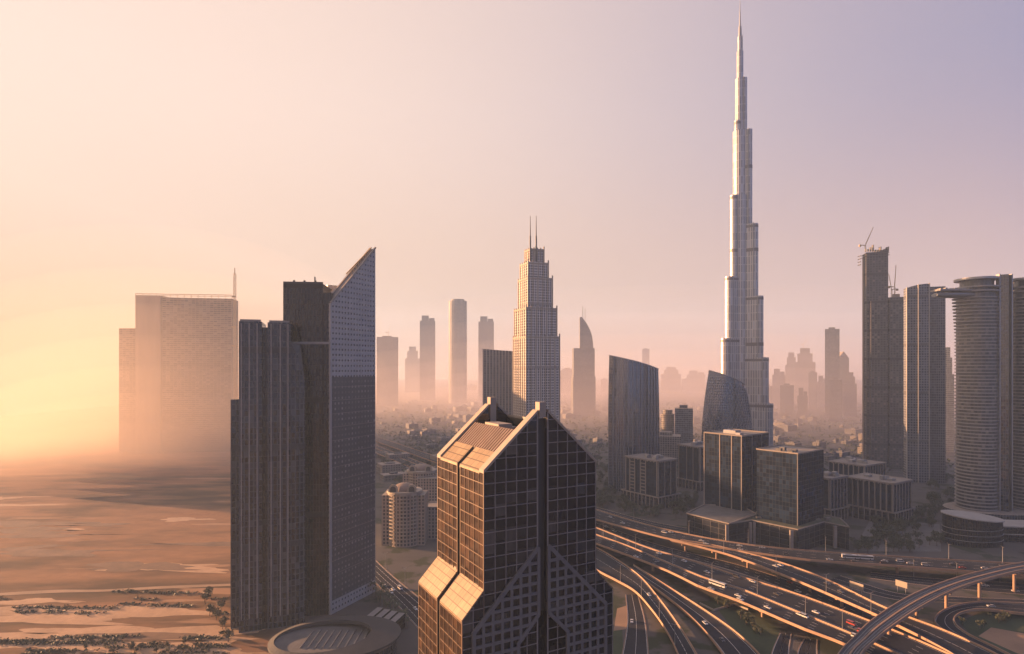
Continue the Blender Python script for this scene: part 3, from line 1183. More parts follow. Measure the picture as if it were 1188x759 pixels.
# two dull mid-rise blocks between the curved glass towers
sky_tower('squat dull mid rise with rounded top between the two curved glass towers', 769, 784, 476, 1150, 'sky_tan', 'round')
sky_tower('dark mid rise slab between the two curved glass towers', 783, 804, 474, 1120, 'sky_blue', 'slab')
sky_tower('low pale hall in front of the dark mid rise slab', 757, 790, 506, 1040, 'sky_tan', 'slab', 40, cat='building', name='low_block')

# ------------------------------------------------------------------ twin masted stepped tower
D_ = 805
M['stone_tower'] = facade('stone_tower', (.03, .034, .045), (.56, .51, .475), 3.1, 3.6, .42, .30, .2, .7, 1.6, .5, .02, service=24)
tm = thing('stepped_tower', 'stone coloured tower stepping up in tiers to two needle masts', 'tower', at(622, D_ + 20))
dr, dl = Vector((.93, .37)), Vector((-.37, .93))
tiers = [(595.7, 649.5, 700, 389.5), (597, 646.3, 389.5, 356), (601.8, 641.3, 356, 320), (604, 636.6, 320, 301.6), (609.5, 631.5, 301.6, 285)]
cxp = None


def diamond(px0, px1, D, k=.55, pxc=None):
    """rotated rectangle whose silhouette spans px0..px1, near corner at fraction k from the left"""
    W = (px1 - px0) / F * D
    a = W * (1 - .38) / dr.x * 1.0
    b = W * .38 / -dl.x
    b = min(b, a * 1.1)
    # solve exactly: a*dr.x + b*|dl.x| = W
    a = (W - b * -dl.x) / dr.x
    c = Vector((at(px0, D).x + b * -dl.x, 0))
    return a, b, c.x


CY = D_ + 30
for i, (a0, a1, yb, yt) in enumerate(tiers):
    a, b_, cx_ = diamond(a0, a1, D_ + 12)
    ctr = Vector((cx_, 0)) + (dr * a + dl * b_) / 2
    off = CY - ctr.y
    c = [Vector((cx_, off)), Vector((cx_, off)) + dr * a, Vector((cx_, off)) + dr * a + dl * b_, Vector((cx_, off)) + dl * b_]
    pl = [tuple(p) for p in c]
    z0, z1 = max(0, zat(yb, D_)), zat(yt, D_)
    q = MB()
    q.prism(pl, z0, z1, 0, 1)
    tr_ = q.build('tier', [M['stone_tower'], M['roof']], tm)
    # piers of each tier, with glazed bays between them
    q = MB()
    nA = max(4, int(a / 6.5))
    for j in range(nA + 1):
        p_ = c[0] + dr * a * j / nA - dl * .5
        q.prism([tuple(p_ - dr * .8 - dl * .3), tuple(p_ + dr * .8 - dl * .3), tuple(p_ + dr * .8 + dl * .6), tuple(p_ - dr * .8 + dl * .6)],
                z0, z1 + (3.5 if j in (0, nA) else 1.5))
    nB = max(3, int(b_ / 6.5))
    for j in range(1, nB + 1):
        p_ = c[0] + dl * b_ * j / nB - dr * .5
        q.prism([tuple(p_ - dl * .8 - dr * .3), tuple(p_ - dl * .8 + dr * .6), tuple(p_ + dl * .8 + dr * .6), tuple(p_ + dl * .8 - dr * .3)], z0, z1 + 1.5)
    q.build('piers', M['cream'], tr_)
    q = MB()
    q.prism(inset(pl, -.7), z1 - 3.0, z1 - 1.0)
    q.build('cornice', M['cream'], tr_)
    if i == 3:
        q = MB()
        q.prism(inset(pl, -.5), z0 + (z1 - z0) * .0 - 9, z0 + 1.5)
        q.build('louvre_band', M['dark_metal'], tr_)
for (px, y0, y1) in ((615.6, 247, 300), (622.6, 247, 300)):
    q = MB()
    x = at(px, D_).x
    z0, z1 = zat(y1, D_), zat(y0, D_)
    q.cyl(x, D_ + 16, 1.15, z0, z0 + (z1 - z0) * .55, 8)
    q.cyl(x, D_ + 16, .75, z0 + (z1 - z0) * .55, z1, 8, .35)
    q.build('mast', M['dark_metal'], tm)

# ------------------------------------------------------------------ the supertall tower
D_ = 1086
bx, by = at(858.6, D_).x, D_
bk = thing('supertall_tower', 'silvery needle tower spiralling up in setbacks far above everything else', 'tower', (bx, by, 0))
M['steel_skin'] = facade('steel_skin', (.20, .215, .25), (.44, .43, .43), 4.2, 14.4, .40, .07, .30, .5, 1.9, .3, .02, .2, fmetal=.25)
M['plant_band'] = mat('plant_band', (.14, .13, .13), .5, .4)


def zb_(y):
    return zat(y, D_)


def capsule(ang, r, w, n=9):
    """plan of a wing: from the core out to radius r with a round nose of half width w"""
    d = Vector((math.cos(R(ang)), math.sin(R(ang))))
    s_ = Vector((-d.y, d.x))
    c = d * max(r - w, 0)
    pts_ = [c + s_ * (w * math.sin(t)) + d * (w * math.cos(t)) for t in [(-math.pi / 2 + math.pi * i / n) for i in range(n + 1)]]
    pts_ = [Vector((0, 0)) - s_ * w - d * 2] + pts_ + [Vector((0, 0)) + s_ * w - d * 2]
    return [(bx + p_.x, by + p_.y) for p_ in pts_]


px2m = D_ / F
wings = {
    'A': (203, [(25.0, 393), (19.2, 322), (12.6, 228), (6.8, 141), (4.6, 92), (2.2, 43)], -.93),
    'B': (322, [(28.8, 467), (25.0, 415), (20.4, 345), (16.0, 262), (10.8, 153), (6.2, 92)], .79),
    'C': (85, [(30, 440), (26, 370), (20, 295), (15, 196), (9, 120)], 1.0),
}
for key, (ang, tr, cs) in wings.items():
    w = Vector((0, 0))
    q = MB()
    wg = None
    k = len(tr)
    for i, (ext, y) in enumerate(tr):
        r = ext * px2m / abs(cs)
        hw = 9.4 - i * 1.0
        q = MB()
        z0 = 0
        q.prism(capsule(ang, r, hw), z0, zb_(y), 0, 1)
        o = q.build('wing_tier', [M['steel_skin'], M['steel']], bk)
        q = MB()
        q.prism(capsule(ang, r + .25, hw + .25), zb_(y) - 7, zb_(y) - 2.5)
        if i < 4:
            q.build('plant_band', M['plant_band'], o)
        # bright corner ribs running the full height of each tier
        d = Vector((math.cos(R(ang)), math.sin(R(ang))))
        s_ = Vector((-d.y, d.x))
        q = MB()
        for sg in (-1, 1):
            p_ = Vector((bx, by)) + d * (r - hw) + s_ * sg * (hw + .2)
            q.cyl(p_.x, p_.y, .7, 20, zb_(y) + 1, 6)
        q.build('corner_rib', M['steel'], o)
q = MB()
core = [(14.5, 228), (12.5, 153), (8.2, 92), (5.6, 60), (3.9, 43)]
for (r, y) in core:
    q.cyl(bx, by, r, 0, zb_(y), 18)
q.build('core', M['steel_skin'], bk)
q = MB()
q.cyl(bx, by, 3.0, zb_(43), zb_(31), 12, 2.4)
q.cyl(bx, by, 1.5, zb_(31), zb_(14), 10, 1.0)
q.cyl(bx, by, .75, zb_(14), zb_(-1), 8, .3)
q.build('spire', M['steel'], bk)
for y in (196, 292, 400):
    q = MB()
    for key, (ang, tr, cs) in wings.items():
        ext = max([e for e, yy in tr if yy < y - 12] or [6])
        r = ext * px2m / abs(cs)
        i = [e for e, yy in tr].index(ext)
        q.prism(capsule(ang, r + .3, 9.4 - i * 1.0 + .3), zb_(y) - 3, zb_(y) + 3)
    q.build('plant_band', M['plant_band'], bk)

# ------------------------------------------------------------------ the two curved glass towers
M['fin_glass'] = facade('fin_glass', (.014, .026, .055), (.07, .09, .13), 4.6, 3.9, .12, .05, .10, .45, 2.3, .12, .012)
M['lattice_glass'] = facade('lattice_glass', (.018, .028, .05), (.07, .08, .10), 3.0, 3.9, .14, .14, .10, .5, 2.3, .15, .015)


def curved_tower(label, pxs, D0, D1, bulge, zfun, thick, m, taper):
    """leaf shaped plan: a bulging front skin between two sharp edges, pinched towards the top"""
    n = 26
    a, b_ = at(pxs[0], D0), at(pxs[1], D1)
    a, b_ = Vector((a.x, a.y)), Vector((b_.x, b_.y))
    d = b_ - a
    nr = Vector((d.y, -d.x)).normalized()     # towards the camera
    t = thing('curved_tower', label, 'tower', (*((a + b_) / 2 - nr * thick / 2), 0))
    lev = 22
    zs = [0 + i / lev for i in range(lev + 1)]

    def ring(v):
        fr, bk_ = [], []
        for i in range(n + 1):
            s = i / n
            ks = taper(v, s)
            p_ = a + d * (.5 + (s - .5) * ks[0]) + d * ks[1]
            ztop = zfun(s)
            fr.append((*(p_ + nr * bulge * math.sin(math.pi * s)), ztop * v))
            bk_.append((*(p_ - nr * thick * math.sin(math.pi * s) ** .8), ztop * v))
        return fr, bk_
    rings = [ring(v) for v in zs]
    Ld_ = d.length
    for side, nm in ((0, 'front_skin'), (1, 'rear_skin')):
        q = MB()
        for k in range(lev):
            A, B = rings[k][side], rings[k + 1][side]
            for i in range(n):
                u0, u1 = Ld_ * i / n, Ld_ * (i + 1) / n
                f_ = [A[i], A[i + 1], B[i + 1], B[i]]
                uv_ = [(u0, A[i][2]), (u1, A[i + 1][2]), (u1, B[i + 1][2]), (u0, B[i][2])]
                q.face(f_ if side == 0 else f_[::-1], uv_ if side == 0 else uv_[::-1])
        q.build(nm, M[m], t, smooth=True)
    q = MB()
    A, B = rings[-1]
    for i in range(n):
        f_ = [A[i], A[i + 1], B[i + 1], B[i]]
        if i in (0,):
            f_ = [A[0], A[1], B[1]]
        if i == n - 1:
            f_ = [A[i], A[i + 1], B[i]]
        q.face([(p[0], p[1], p[2] - .05) for p in f_])
    q.build('roof', M['roof_dark'], t)
    q = MB()
    for i in range(n):
        q.bar((*A[i][:2], A[i][2] + .3), (*A[i + 1][:2], A[i + 1][2] + .3), 1.1)
        if 0 < i:
            q.bar((*B[i][:2], B[i][2] + .2), (*B[i + 1][:2], B[i + 1][2] + .2), .9)
    q.build('roof_rim', M['grey_metal'], t)
    return t, rings


za, zb2 = zat(412.5, 800), zat(428.5, 815)
t1, rg = curved_tower('blue grey curved glass tower with vertical fins and a sloping flat top', (705.5, 765), 800, 815, 16, lambda s: za + (zb2 - za) * s,
                  34, 'fin_glass', lambda v, s: (1 - .045 * max(0, v - .55) ** 1.5 * 3, 0))
q = MB()
for i in range(2, 25, 2):
    for k in range(22):
        p_, p2_ = Vector(rg[k][0][i]), Vector(rg[k + 1][0][i])
        q.bar(p_ + Vector((.2, -.45, 0)), p2_ + Vector((.2, -.45, 0)), .55, .9, up=(0, 1, 0))
q.build('vertical_fins', M['grey_metal'], t1)
za3, zb3 = zat(430, 870), zat(447, 885)


def tap2(v, s):
    # the left edge leans in towards a peak, the right edge rounds over
    sh = max(0, v - .35) / .65
    return (1 - .30 * sh ** 1.7, .00 * sh)


t2, rg = curved_tower('shorter curved glass tower with a diamond lattice skin rising to a pointed left corner', (813.5, 874), 870, 885, 16,
                  lambda s: za3 + (zb3 - za3) * s, 30, 'lattice_glass', tap2)
q = MB()
for i in range(0, 25, 2):
    for k in range(11, 21, 2):
        for (ia, ib) in ((i, i + 2), (i + 2, i)):
            if i + 2 <= 26:
                p_, p2_ = Vector(rg[k][0][ia]), Vector(rg[k + 2][0][ib] if k + 2 < 23 else rg[22][0][ib])
                q.bar(p_ + Vector((0, -.3, 0)), p2_ + Vector((0, -.3, 0)), .4, .5, up=(0, 1, 0))
q.build('diamond_lattice', M['grey_metal'], t2)

# ------------------------------------------------------------------ right-hand towers
# unfinished tall tower with a lower neighbour
D_ = 1000
M['rough_frame'] = facade('rough_frame', (.035, .034, .036), (.10, .092, .092), 4.2, 3.9, .30, .28, .3, .85, 1.5, .5, .02, service=12, gcol2=(.16, .13, .11), blind=5)
uf = thing('unfinished_tower', 'tall unfinished dark tower with jagged scaffolded top and cranes', 'tower', at(1015, D_ + 15))
q = MB()
q.prism(quadpoly(*radial(1005.0, 1030.5, D_, -14), 24), 0, zat(293, D_), 0, 1)
q.build('shaft', [M['rough_frame'], M['concrete']], uf)
q = MB()
q.prism(quadpoly(*radial(1000.4, 1002.6, D_ + 12), 10), 0, zat(297, D_), 0, 1)
q.build('stair_core', [M['bare_wall'], M['concrete']], uf)
q = MB()
for i in range(10):
    px = 1001 + i * 2.9
    h = random.choice((0, 1, 2, 4, 5, 8))
    x = at(px, D_).x
    q.box(x - .5, x + .6, D_ - 9, D_ - 6 + i * .5, zat(293, D_), zat(293, D_) + 3 + h)
for z in (0, 4):
    q.prism(inset(quadpoly(*radial(1005.0, 1030.5, D_, -14), 24), -1.5), zat(293, D_) + z - 6, zat(293, D_) + z - 5.2)
for k in range(4):
    z = zat(297 + k * 3.4, D_)
    q.box(at(999, D_).x, at(1000, D_).x, D_ + 2, D_ + 10, z, z + 1.2)
q.build('formwork', M['roof_dark'], uf)
q = MB()
for k in range(5):
    z = zat(350 + k * 14, D_)
q.prism(quadpoly(*radial(1010.5, 1029.5, D_ - 8, -14), 9), 0, zat(350, D_), 0, 1)
q.build('front_bay', [M['rough_frame'], M['concrete']], uf)
crane('luffing crane with raised jib on the tall unfinished tower', 1004, 1005, 285, 264, 1013, 293)
nb = thing('unfinished_tower', 'shorter unfinished slab leaning on the taller unfinished tower, stubby crane on its roof', 'tower', at(1038, 985))
q = MB()
q.prism(quadpoly(*radial(1032, 1051, 985, -14), 22), 0, zat(345, 985), 0, 1)
q.build('shaft', [M['rough_frame'], M['concrete']], nb)
q = MB()
q.prism(quadpoly(*radial(1035, 1044, 990), 14), zat(345, 985), zat(341, 985), 0, 1)
q.build('roof_core', [M['bare_wall'], M['concrete']], nb)
crane('small orange crane on the shorter unfinished slab', 1038, 990, 333, 308, 1039.5, 345)
crane('second small crane leaning left on the shorter unfinished slab', 1034.5, 993, 336, 318, 1031, 345)

# smooth tower with a shallow arched top
D_ = 860
M['smooth_wall'] = facade('smooth_wall', (.045, .055, .072), (.135, .14, .155), 3.4, 3.6, .34, .34, .15, .7, 1.6, .4, .03, service=19)
M['smooth_dark'] = facade('smooth_dark', (.04, .042, .05), (.09, .088, .095), 2.6, 3.6, .25, .25, .15, .7, 1.6, .4, .03)
at_ = thing('arched_tower', 'smooth grey slab tower with a shallow arched roof just left of the banded round tower', 'tower', at(1070, D_))
P0, P1 = radial(1052, 1078, D_, -17)
PN = Vector((P1.y - P0.y, -(P1.x - P0.x))).normalized()
PB = (-PN.x * 14, -PN.y * 14)
dd = Vector((P1.x - P0.x, P1.y - P0.y))


def arch_top(x, y):
    t = (x - P0.x) / (at(1097, D_).x - P0.x)
    return zat(330, D_) - 5.5 * (1 - 1.0 * (1 - (2 * t - .95) ** 2))


q = MB()
n = 10
pf = [(P0.x + dd.x * i / n + PN.x * 1.3 * math.sin(math.pi * i / n), P0.y + dd.y * i / n + PN.y * 1.3 * math.sin(math.pi * i / n)) for i in range(n + 1)]
pb = [(p[0] + PB[0], p[1] + PB[1]) for p in reversed(pf)]
for i in range(n):
    quad = [pf[i], pf[i + 1], (pf[i + 1][0] + PB[0], pf[i + 1][1] + PB[1]), (pf[i][0] + PB[0], pf[i][1] + PB[1])]
    u0 = i * dd.length / n
    u1 = u0 + dd.length / n
    a, b_ = quad[0], quad[1]
    q.face([(*a, 0), (*b_, 0), (*b_, arch_top(*b_)), (*a, arch_top(*a))], [(u0, 0), (u1, 0), (u1, arch_top(*b_)), (u0, arch_top(*a))], 0)
    q.face([(*quad[0], arch_top(*quad[0])), (*quad[1], arch_top(*quad[1])), (*quad[2], arch_top(*quad[1])), (*quad[3], arch_top(*quad[0]))], None, 1)
    q.face([(*quad[2], 0), (*quad[3], 0), (*quad[3], arch_top(*quad[0])), (*quad[2], arch_top(*quad[1]))], None, 0)
for (a, b_) in ((pf[0], pb[-1]), (pb[0], pf[-1])):
    s_ = pf[0] if a == pf[0] else pf[-1]
    q.face([(*b_, 0), (*a, 0), (*a, arch_top(*s_)), (*b_, arch_top(*s_))], None, 0)
q.build('curved_front', [M['smooth_wall'], M['roof']], at_)
q = MB()
q.prism(quadpoly(*radial(1078.3, 1097, P1.y + 2, -17), 20), 0, zat(333.5, D_), 0, 1)
q.build('side_wing', [M['smooth_dark'], M['roof']], at_)
q = MB()
for t_k in (0, .5, 1.0):
    x, y = P0.x + dd.x * t_k + PN.x * (1.7 if t_k == .5 else .4), P0.y + dd.y * t_k + PN.y * (1.7 if t_k == .5 else .4)
    q.box(x - .55, x + .55, y - .8, y + .6, 0, arch_top(x, y) + .6)
q.build('vertical_rib', M['pale_concrete'], at_)
sky_tower('stepped dark tower in the gap left of the banded round tower', 1090, 1107, 403, 1180, 'sky_blue', 'steps')

# banded round tower with a crown disc, a deep glass slot and a cantilevered bridge
D_ = 640
rt = thing('banded_tower', 'round tower of banded balconies with a crown disc, dark glass slot and cantilevered bridge arm', 'tower', at(1150, D_ + 25))
M['band_glass'] = facade('band_glass', (.014, .022, .036), (.05, .053, .06), 3.3, 3.7, .22, .0, .28, .5, 1.7, .6, .05, gcol2=(.16, .14, .12), blind=4, service=15)
M['band_slab'] = mat('balcony_slab', (.25, .24, .24), .7, var=.18, streak=True)
M['slot_glass'] = facade('slot_glass', (.018, .026, .045), (.05, .055, .07), 2.2, 3.7, .10, .08, .06, .4, 1.8, .4, .03)
zt = zat(338, D_)
bays = [(at(1133, D_ + 26).x, D_ + 26, 19.5, 20.5), (at(1196, D_ + 26).x, D_ + 26, 20.5, 21.0)]
for bi, (cx_, cy2, rx, ry) in enumerate(bays):
    bay = None
    q = MB()
    q.prism(round_poly(cx_, cy2, rx - 1.4, ry - 1.4, 40), 0, zt, 0, 1)
    bay = q.build('drum', [M['band_glass'], M['roof']], rt)
    q = MB()
    nfl = int((zt - 6) / 3.7)
    for k in range(nfl):
        z = 6 + k * 3.7
        wide = 0.0
        if bi == 0 and k >= nfl - 12:
            wide = (k - nfl + 12) * .28
        rp = round_poly(cx_, cy2, rx, ry, 40)
        if wide:
            rp = [(p[0] - (wide if p[0] < cx_ - rx * .45 else 0), p[1]) for p in rp]
        q.prism(rp, z, z + 1.15)
    q.build('balconies', M['band_slab'], bay)
    q = MB()
    q.prism(round_poly(cx_, cy2, rx - 4.5, ry - 4.5, 40), zt, zat(322, D_), 0, 1)
    cr = q.build('crown_drum', [M['band_glass'], M['roof']], rt)
    q = MB()
    q.prism(round_poly(cx_, cy2, rx + .8, ry + .8, 44), zat(321.9, D_), zat(319.4, D_))
    q.build('crown_disc', M['grey_metal'], cr)
    q = MB()
    q.prism(round_poly(cx_, cy2, rx + 1.5, ry + 1.5, 40), zat(331.5, D_), zat(329.8, D_))
    q.prism(round_poly(cx_, cy2, rx + .8, ry + .8, 40), zat(336.5, D_), zat(334.8, D_))
    q.build('rim_ledge', M['band_slab'], cr)
q = MB()
q.prism(quadpoly(*radial(1157.5, 1170.5, D_ + 12), 28), 0, zat(317, D_), 0, 1)
q.build('glass_slot', [M['slot_glass'], M['roof_dark']], rt)
q = MB()
for px in (1156.8, 1171):
    x = at(px, D_ + 12).x
    q.box(x - .6, x + .6, D_ + 8, D_ + 13, 0, zat(316.4, D_))
q.build('slot_jamb', M['grey_metal'], rt)
q = MB()
x0, x1 = at(1084, D_ + 20).x, at(1150, D_ + 20).x
secs = []
for i in range(10):
    t = i / 9
    x = x0 + (x1 - x0) * t
    k = .62 + .38 * min(1, t * 4)
    secs.append([(x, D_ + 20 + 8.5 * k * math.cos(2 * math.pi * j / 14), zat(340, D_) + 3.2 * k * math.sin(2 * math.pi * j / 14)) for j in range(14)])
q.sweep(secs)
br = q.build('bridge_arm', M['steel'], rt)
q = MB()
q.box(x0 + 1, x1, D_ + 12, D_ + 28, zat(335.4, D_), zat(333.4, D_))
for i in range(9):
    x = x0 + 3 + i * 5
    q.box(x, x + 2.2, D_ + 14, D_ + 26, zat(333.4, D_), zat(333.4, D_) + random.uniform(.8, 2))
q.build('bridge_deck', M['band_slab'], br)
q = MB()
q.prism(round_poly(bays[0][0] + 22, bays[0][1] - 2, 56, 34, 40), 0, 9, 0, 1)
q.build('podium', [M['strip_glass'], M['roof']], rt)

# low drum building by the road
D_ = 545
dm = thing('drum_building', 'low dark drum shaped building with pale tilted roof, below the banded tower', 'building', at(1128, D_ + 18))
cx_, cy2 = at(1128, D_ + 18).x, D_ + 18
q = MB()
tilt_top = lambda x, y: 24.5 + .10 * -(x - cx_) + .03 * (y - cy2)
q.prism(round_poly(cx_, cy2, 25.5, 17, 36), 0, tilt_top, 0, 1)
q.build('drum', [M['strip_dark'], M['roof']], dm)
q = MB()
q.prism(round_poly(cx_, cy2, 26.8, 18, 36), lambda x, y: tilt_top(x, y) + .05, lambda x, y: tilt_top(x, y) + 1.0)
q.build('roof_plate', M['pale_concrete'], dm)
q = MB()
for k in range(3):
    q.prism(round_poly(cx_, cy2, 25.8, 17.3, 36), 5 + 5 * k, 5.5 + 5 * k)
q.build('sill_bands', M['grey_metal'], dm)
an = thing('annex_hall', 'long low hall right of the drum shaped building with pale roof edge', 'building', at(1180, 560))
q = MB()
q.prism(quadpoly(at(1162, 566), at(1230, 560), 26), 0, 14, 0, 1)
q.build('hall', [M['strip_dark'], M['roof']], an)
q = MB()
q.prism(quadpoly(at(1161.5, 565.4), at(1230, 559.4), 27), 14.01, 15)
q.prism(quadpoly(at(1161.5, 565.2), at(1230, 559.2), 1), 7, 7.8)
q.build('roof_edge', M['pale_concrete'], an)

# ------------------------------------------------------------------ dark glass blocks, their podium and the pillared blocks
M['block_glass'] = facade('block_glass', (.009, .018, .036), (.014, .020, .030), 3.2, 4.0, .10, .08, .03, .5, 1.32, .5, .008)
M['podium_wall'] = facade('podium_wall', (.018, .02, .026), (.045, .045, .048), 9, 4.8, .05, .06, .15, .7, 1.6, .3, .01)


def corner_block(name, label, cat, pc, D, wL, wR, z0, z1, azR=58, azL=None):
    """block with its near corner at pixel column pc: returns thing, corner, directions"""
    c = at(pc, D)
    c = Vector((c.x, c.y))
    dR = Vector((math.sin(R(azR)), math.cos(R(azR))))
    aL = azR - 90 if azL is None else azL
    dL = Vector((math.sin(R(aL)), math.cos(R(aL))))
    poly = [tuple(c), tuple(c + dR * wR), tuple(c + dR * wR + dL * wL), tuple(c + dL * wL)]
    t = thing(name, label, cat, (*((c + dR * wR + dL * wL + c) / 2), 0))
    return t, c, dR, dL, poly


def post(q, c, d, n, s, w, out, z0, z1):
    p_ = c + d * s
    q.prism([tuple(p_ - d * w / 2 - n * out), tuple(p_ + d * w / 2 - n * out), tuple(p_ + d * w / 2 + n * .3), tuple(p_ - d * w / 2 + n * .3)], z0, z1)


def post_flip(q, c, d, n, s, w, out, z0, z1):
    p_ = c + d * s
    q.prism([tuple(p_ + d * w / 2 - n * out), tuple(p_ - d * w / 2 - n * out), tuple(p_ - d * w / 2 + n * .3), tuple(p_ + d * w / 2 + n * .3)], z0, z1)


# block with three pale vertical strips
t, c, dR, dL, poly = corner_block('glass_block', 'dark glass office block with pale vertical strips below the lattice skinned curved tower', 'building', 861, 600, 42.5, 50, 0, 95, 52)
q = MB()
q.prism(poly, 0, 95, 0, 1)
q.build('glass_body', [M['block_glass'], M['roof']], t)
for s in (.6, 11.5, 25, 43.4):
    q = MB()
    post_flip(q, c, dL, dR, s, 1.0, .5, 20, 95.6)
    q.build('pale_strip', M['column_stone'], t)
for s in (18, 35.4):
    q = MB()
    post(q, c, dR, dL, s, .7, .4, 20, 95.6)
    q.build('pale_strip', M['grid_stone'], t)
q = MB()
ip = inset(poly, -.3)
for i in range(4):
    a, b_ = ip[i], ip[(i + 1) % 4]
    q.bar((*a, 95.5), (*b_, 95.5), .9, 1.4)
q.build('roof_parapet', M['column_stone'], t)
q = MB()
m_ = c + dR * 14 + dL * 16
q.prism([tuple(m_), tuple(m_ + dR * 10), tuple(m_ + dR * 10 + dL * 14), tuple(m_ + dL * 14)], 95.02, 98.5)
m_ = c + dR * 6 + dL * 6
q.prism([tuple(m_), tuple(m_ + dR * 7), tuple(m_ + dR * 7 + dL * 5), tuple(m_ + dL * 5)], 95.02, 97.5)
q.build('roof_plant', M['grey_metal'], t)
# plain dark cube
t, c, dR, dL, poly = corner_block('glass_block', 'plain dark cube shaped office block with one pale corner strip and a sandy roof', 'building', 926, 545, 40, 49, 0, 85.4, 52)
q = MB()
q.prism(poly, 0, 85.4, 0, 1)
q.build('glass_body', [M['block_glass'], M['roof']], t)
q = MB()
post_flip(q, c, dL, dR, .5, .8, .35, 18, 85.9)
q.build('pale_strip', M['grid_stone'], t)
q = MB()
ip = inset(poly, -.3)
for i in range(4):
    a, b_ = ip[i], ip[(i + 1) % 4]
    q.bar((*a, 85.8), (*b_, 85.8), .8, 1.2)
q.build('roof_parapet', M['column_stone'], t)
q = MB()
for k in range(4):
    m_ = c + dR * (5 + 7 * (k % 2)) + dL * (8 + 11 * (k // 2))
    q.prism([tuple(m_), tuple(m_ + dR * 3.5), tuple(m_ + dR * 3.5 + dL * 5), tuple(m_ + dL * 5)], 85.42, 87 + .5 * k)
q.build('roof_plant', M['roof_dark'], t)
# podium in two stepped masses along the road
pdm = thing('podium', 'long dark podium with pale pillars and planted roof along the upper flyover', 'building', gp(900, 630, 0))


def gpp(px, py, z):
    v = gp(px, py, z)
    return (v.x, v.y)


zp = 21
pl = [gpp(797, 596, zp), gpp(846, 608, zp), gpp(878, 597, zp), gpp(860, 588, zp), gpp(818, 586, zp)]
q = MB()
q.prism(pl, 0, zp, 0, 1)
o1 = q.build('west_mass', [M['podium_wall'], M['roof_dark']], pdm)
q = MB()
ip = inset(pl, -.4)
for i in range(5):
    q.bar((*ip[i], zp + .4), (*ip[(i + 1) % 5], zp + .4), 1.0, 1.1)
q.build('roof_edge', M['column_stone'], o1)
pl2 = [gpp(846.6, 608, zp - .5), gpp(872, 604, zp - .5), gpp(926, 615, zp - .5), gpp(956, 606, zp - .5), gpp(985, 612, zp - .5), gpp(975, 602, zp - .5), gpp(920, 590, zp - .5), gpp(880, 594, zp - .5)]
q = MB()
q.prism(pl2, 0, zp - .5, 0, 1)
o2 = q.build('east_mass', [M['podium_wall'], M['green_roof']], pdm)
q = MB()
for i in range(len(pl2)):
    q.bar((*pl2[i], zp - .1), (*pl2[(i + 1) % len(pl2)], zp - .1), .9, 1.0)
q.build('roof_edge', M['column_stone'], o2)
for (px, py, z, w) in ((843, 607.2, zp, 2.6), (870, 604.4, zp, 2.2), (874.5, 604.6, zp, 2.0), (917.5, 613.4, zp, 2.8), (968, 608.6, zp, 2.8)):
    p_ = gp(px, py, z)
    q = MB()
    q.box(p_.x - w / 2, p_.x + w / 2, p_.y - 2.2, p_.y - .05, 0, z - 1)
    q.build('pale_pillar', M['column_stone'], pdm)
q = MB()
for k in range(8):
    p_ = along(gp(880, 601, zp), gp(960, 603, zp), k / 7)
    q.box(p_.x - 2, p_.x + 2.5, p_.y - 1.5, p_.y + 2, zp - .5, zp + random.uniform(.6, 2.2))
q.build('roof_plant', M['roof_dark'], o2)


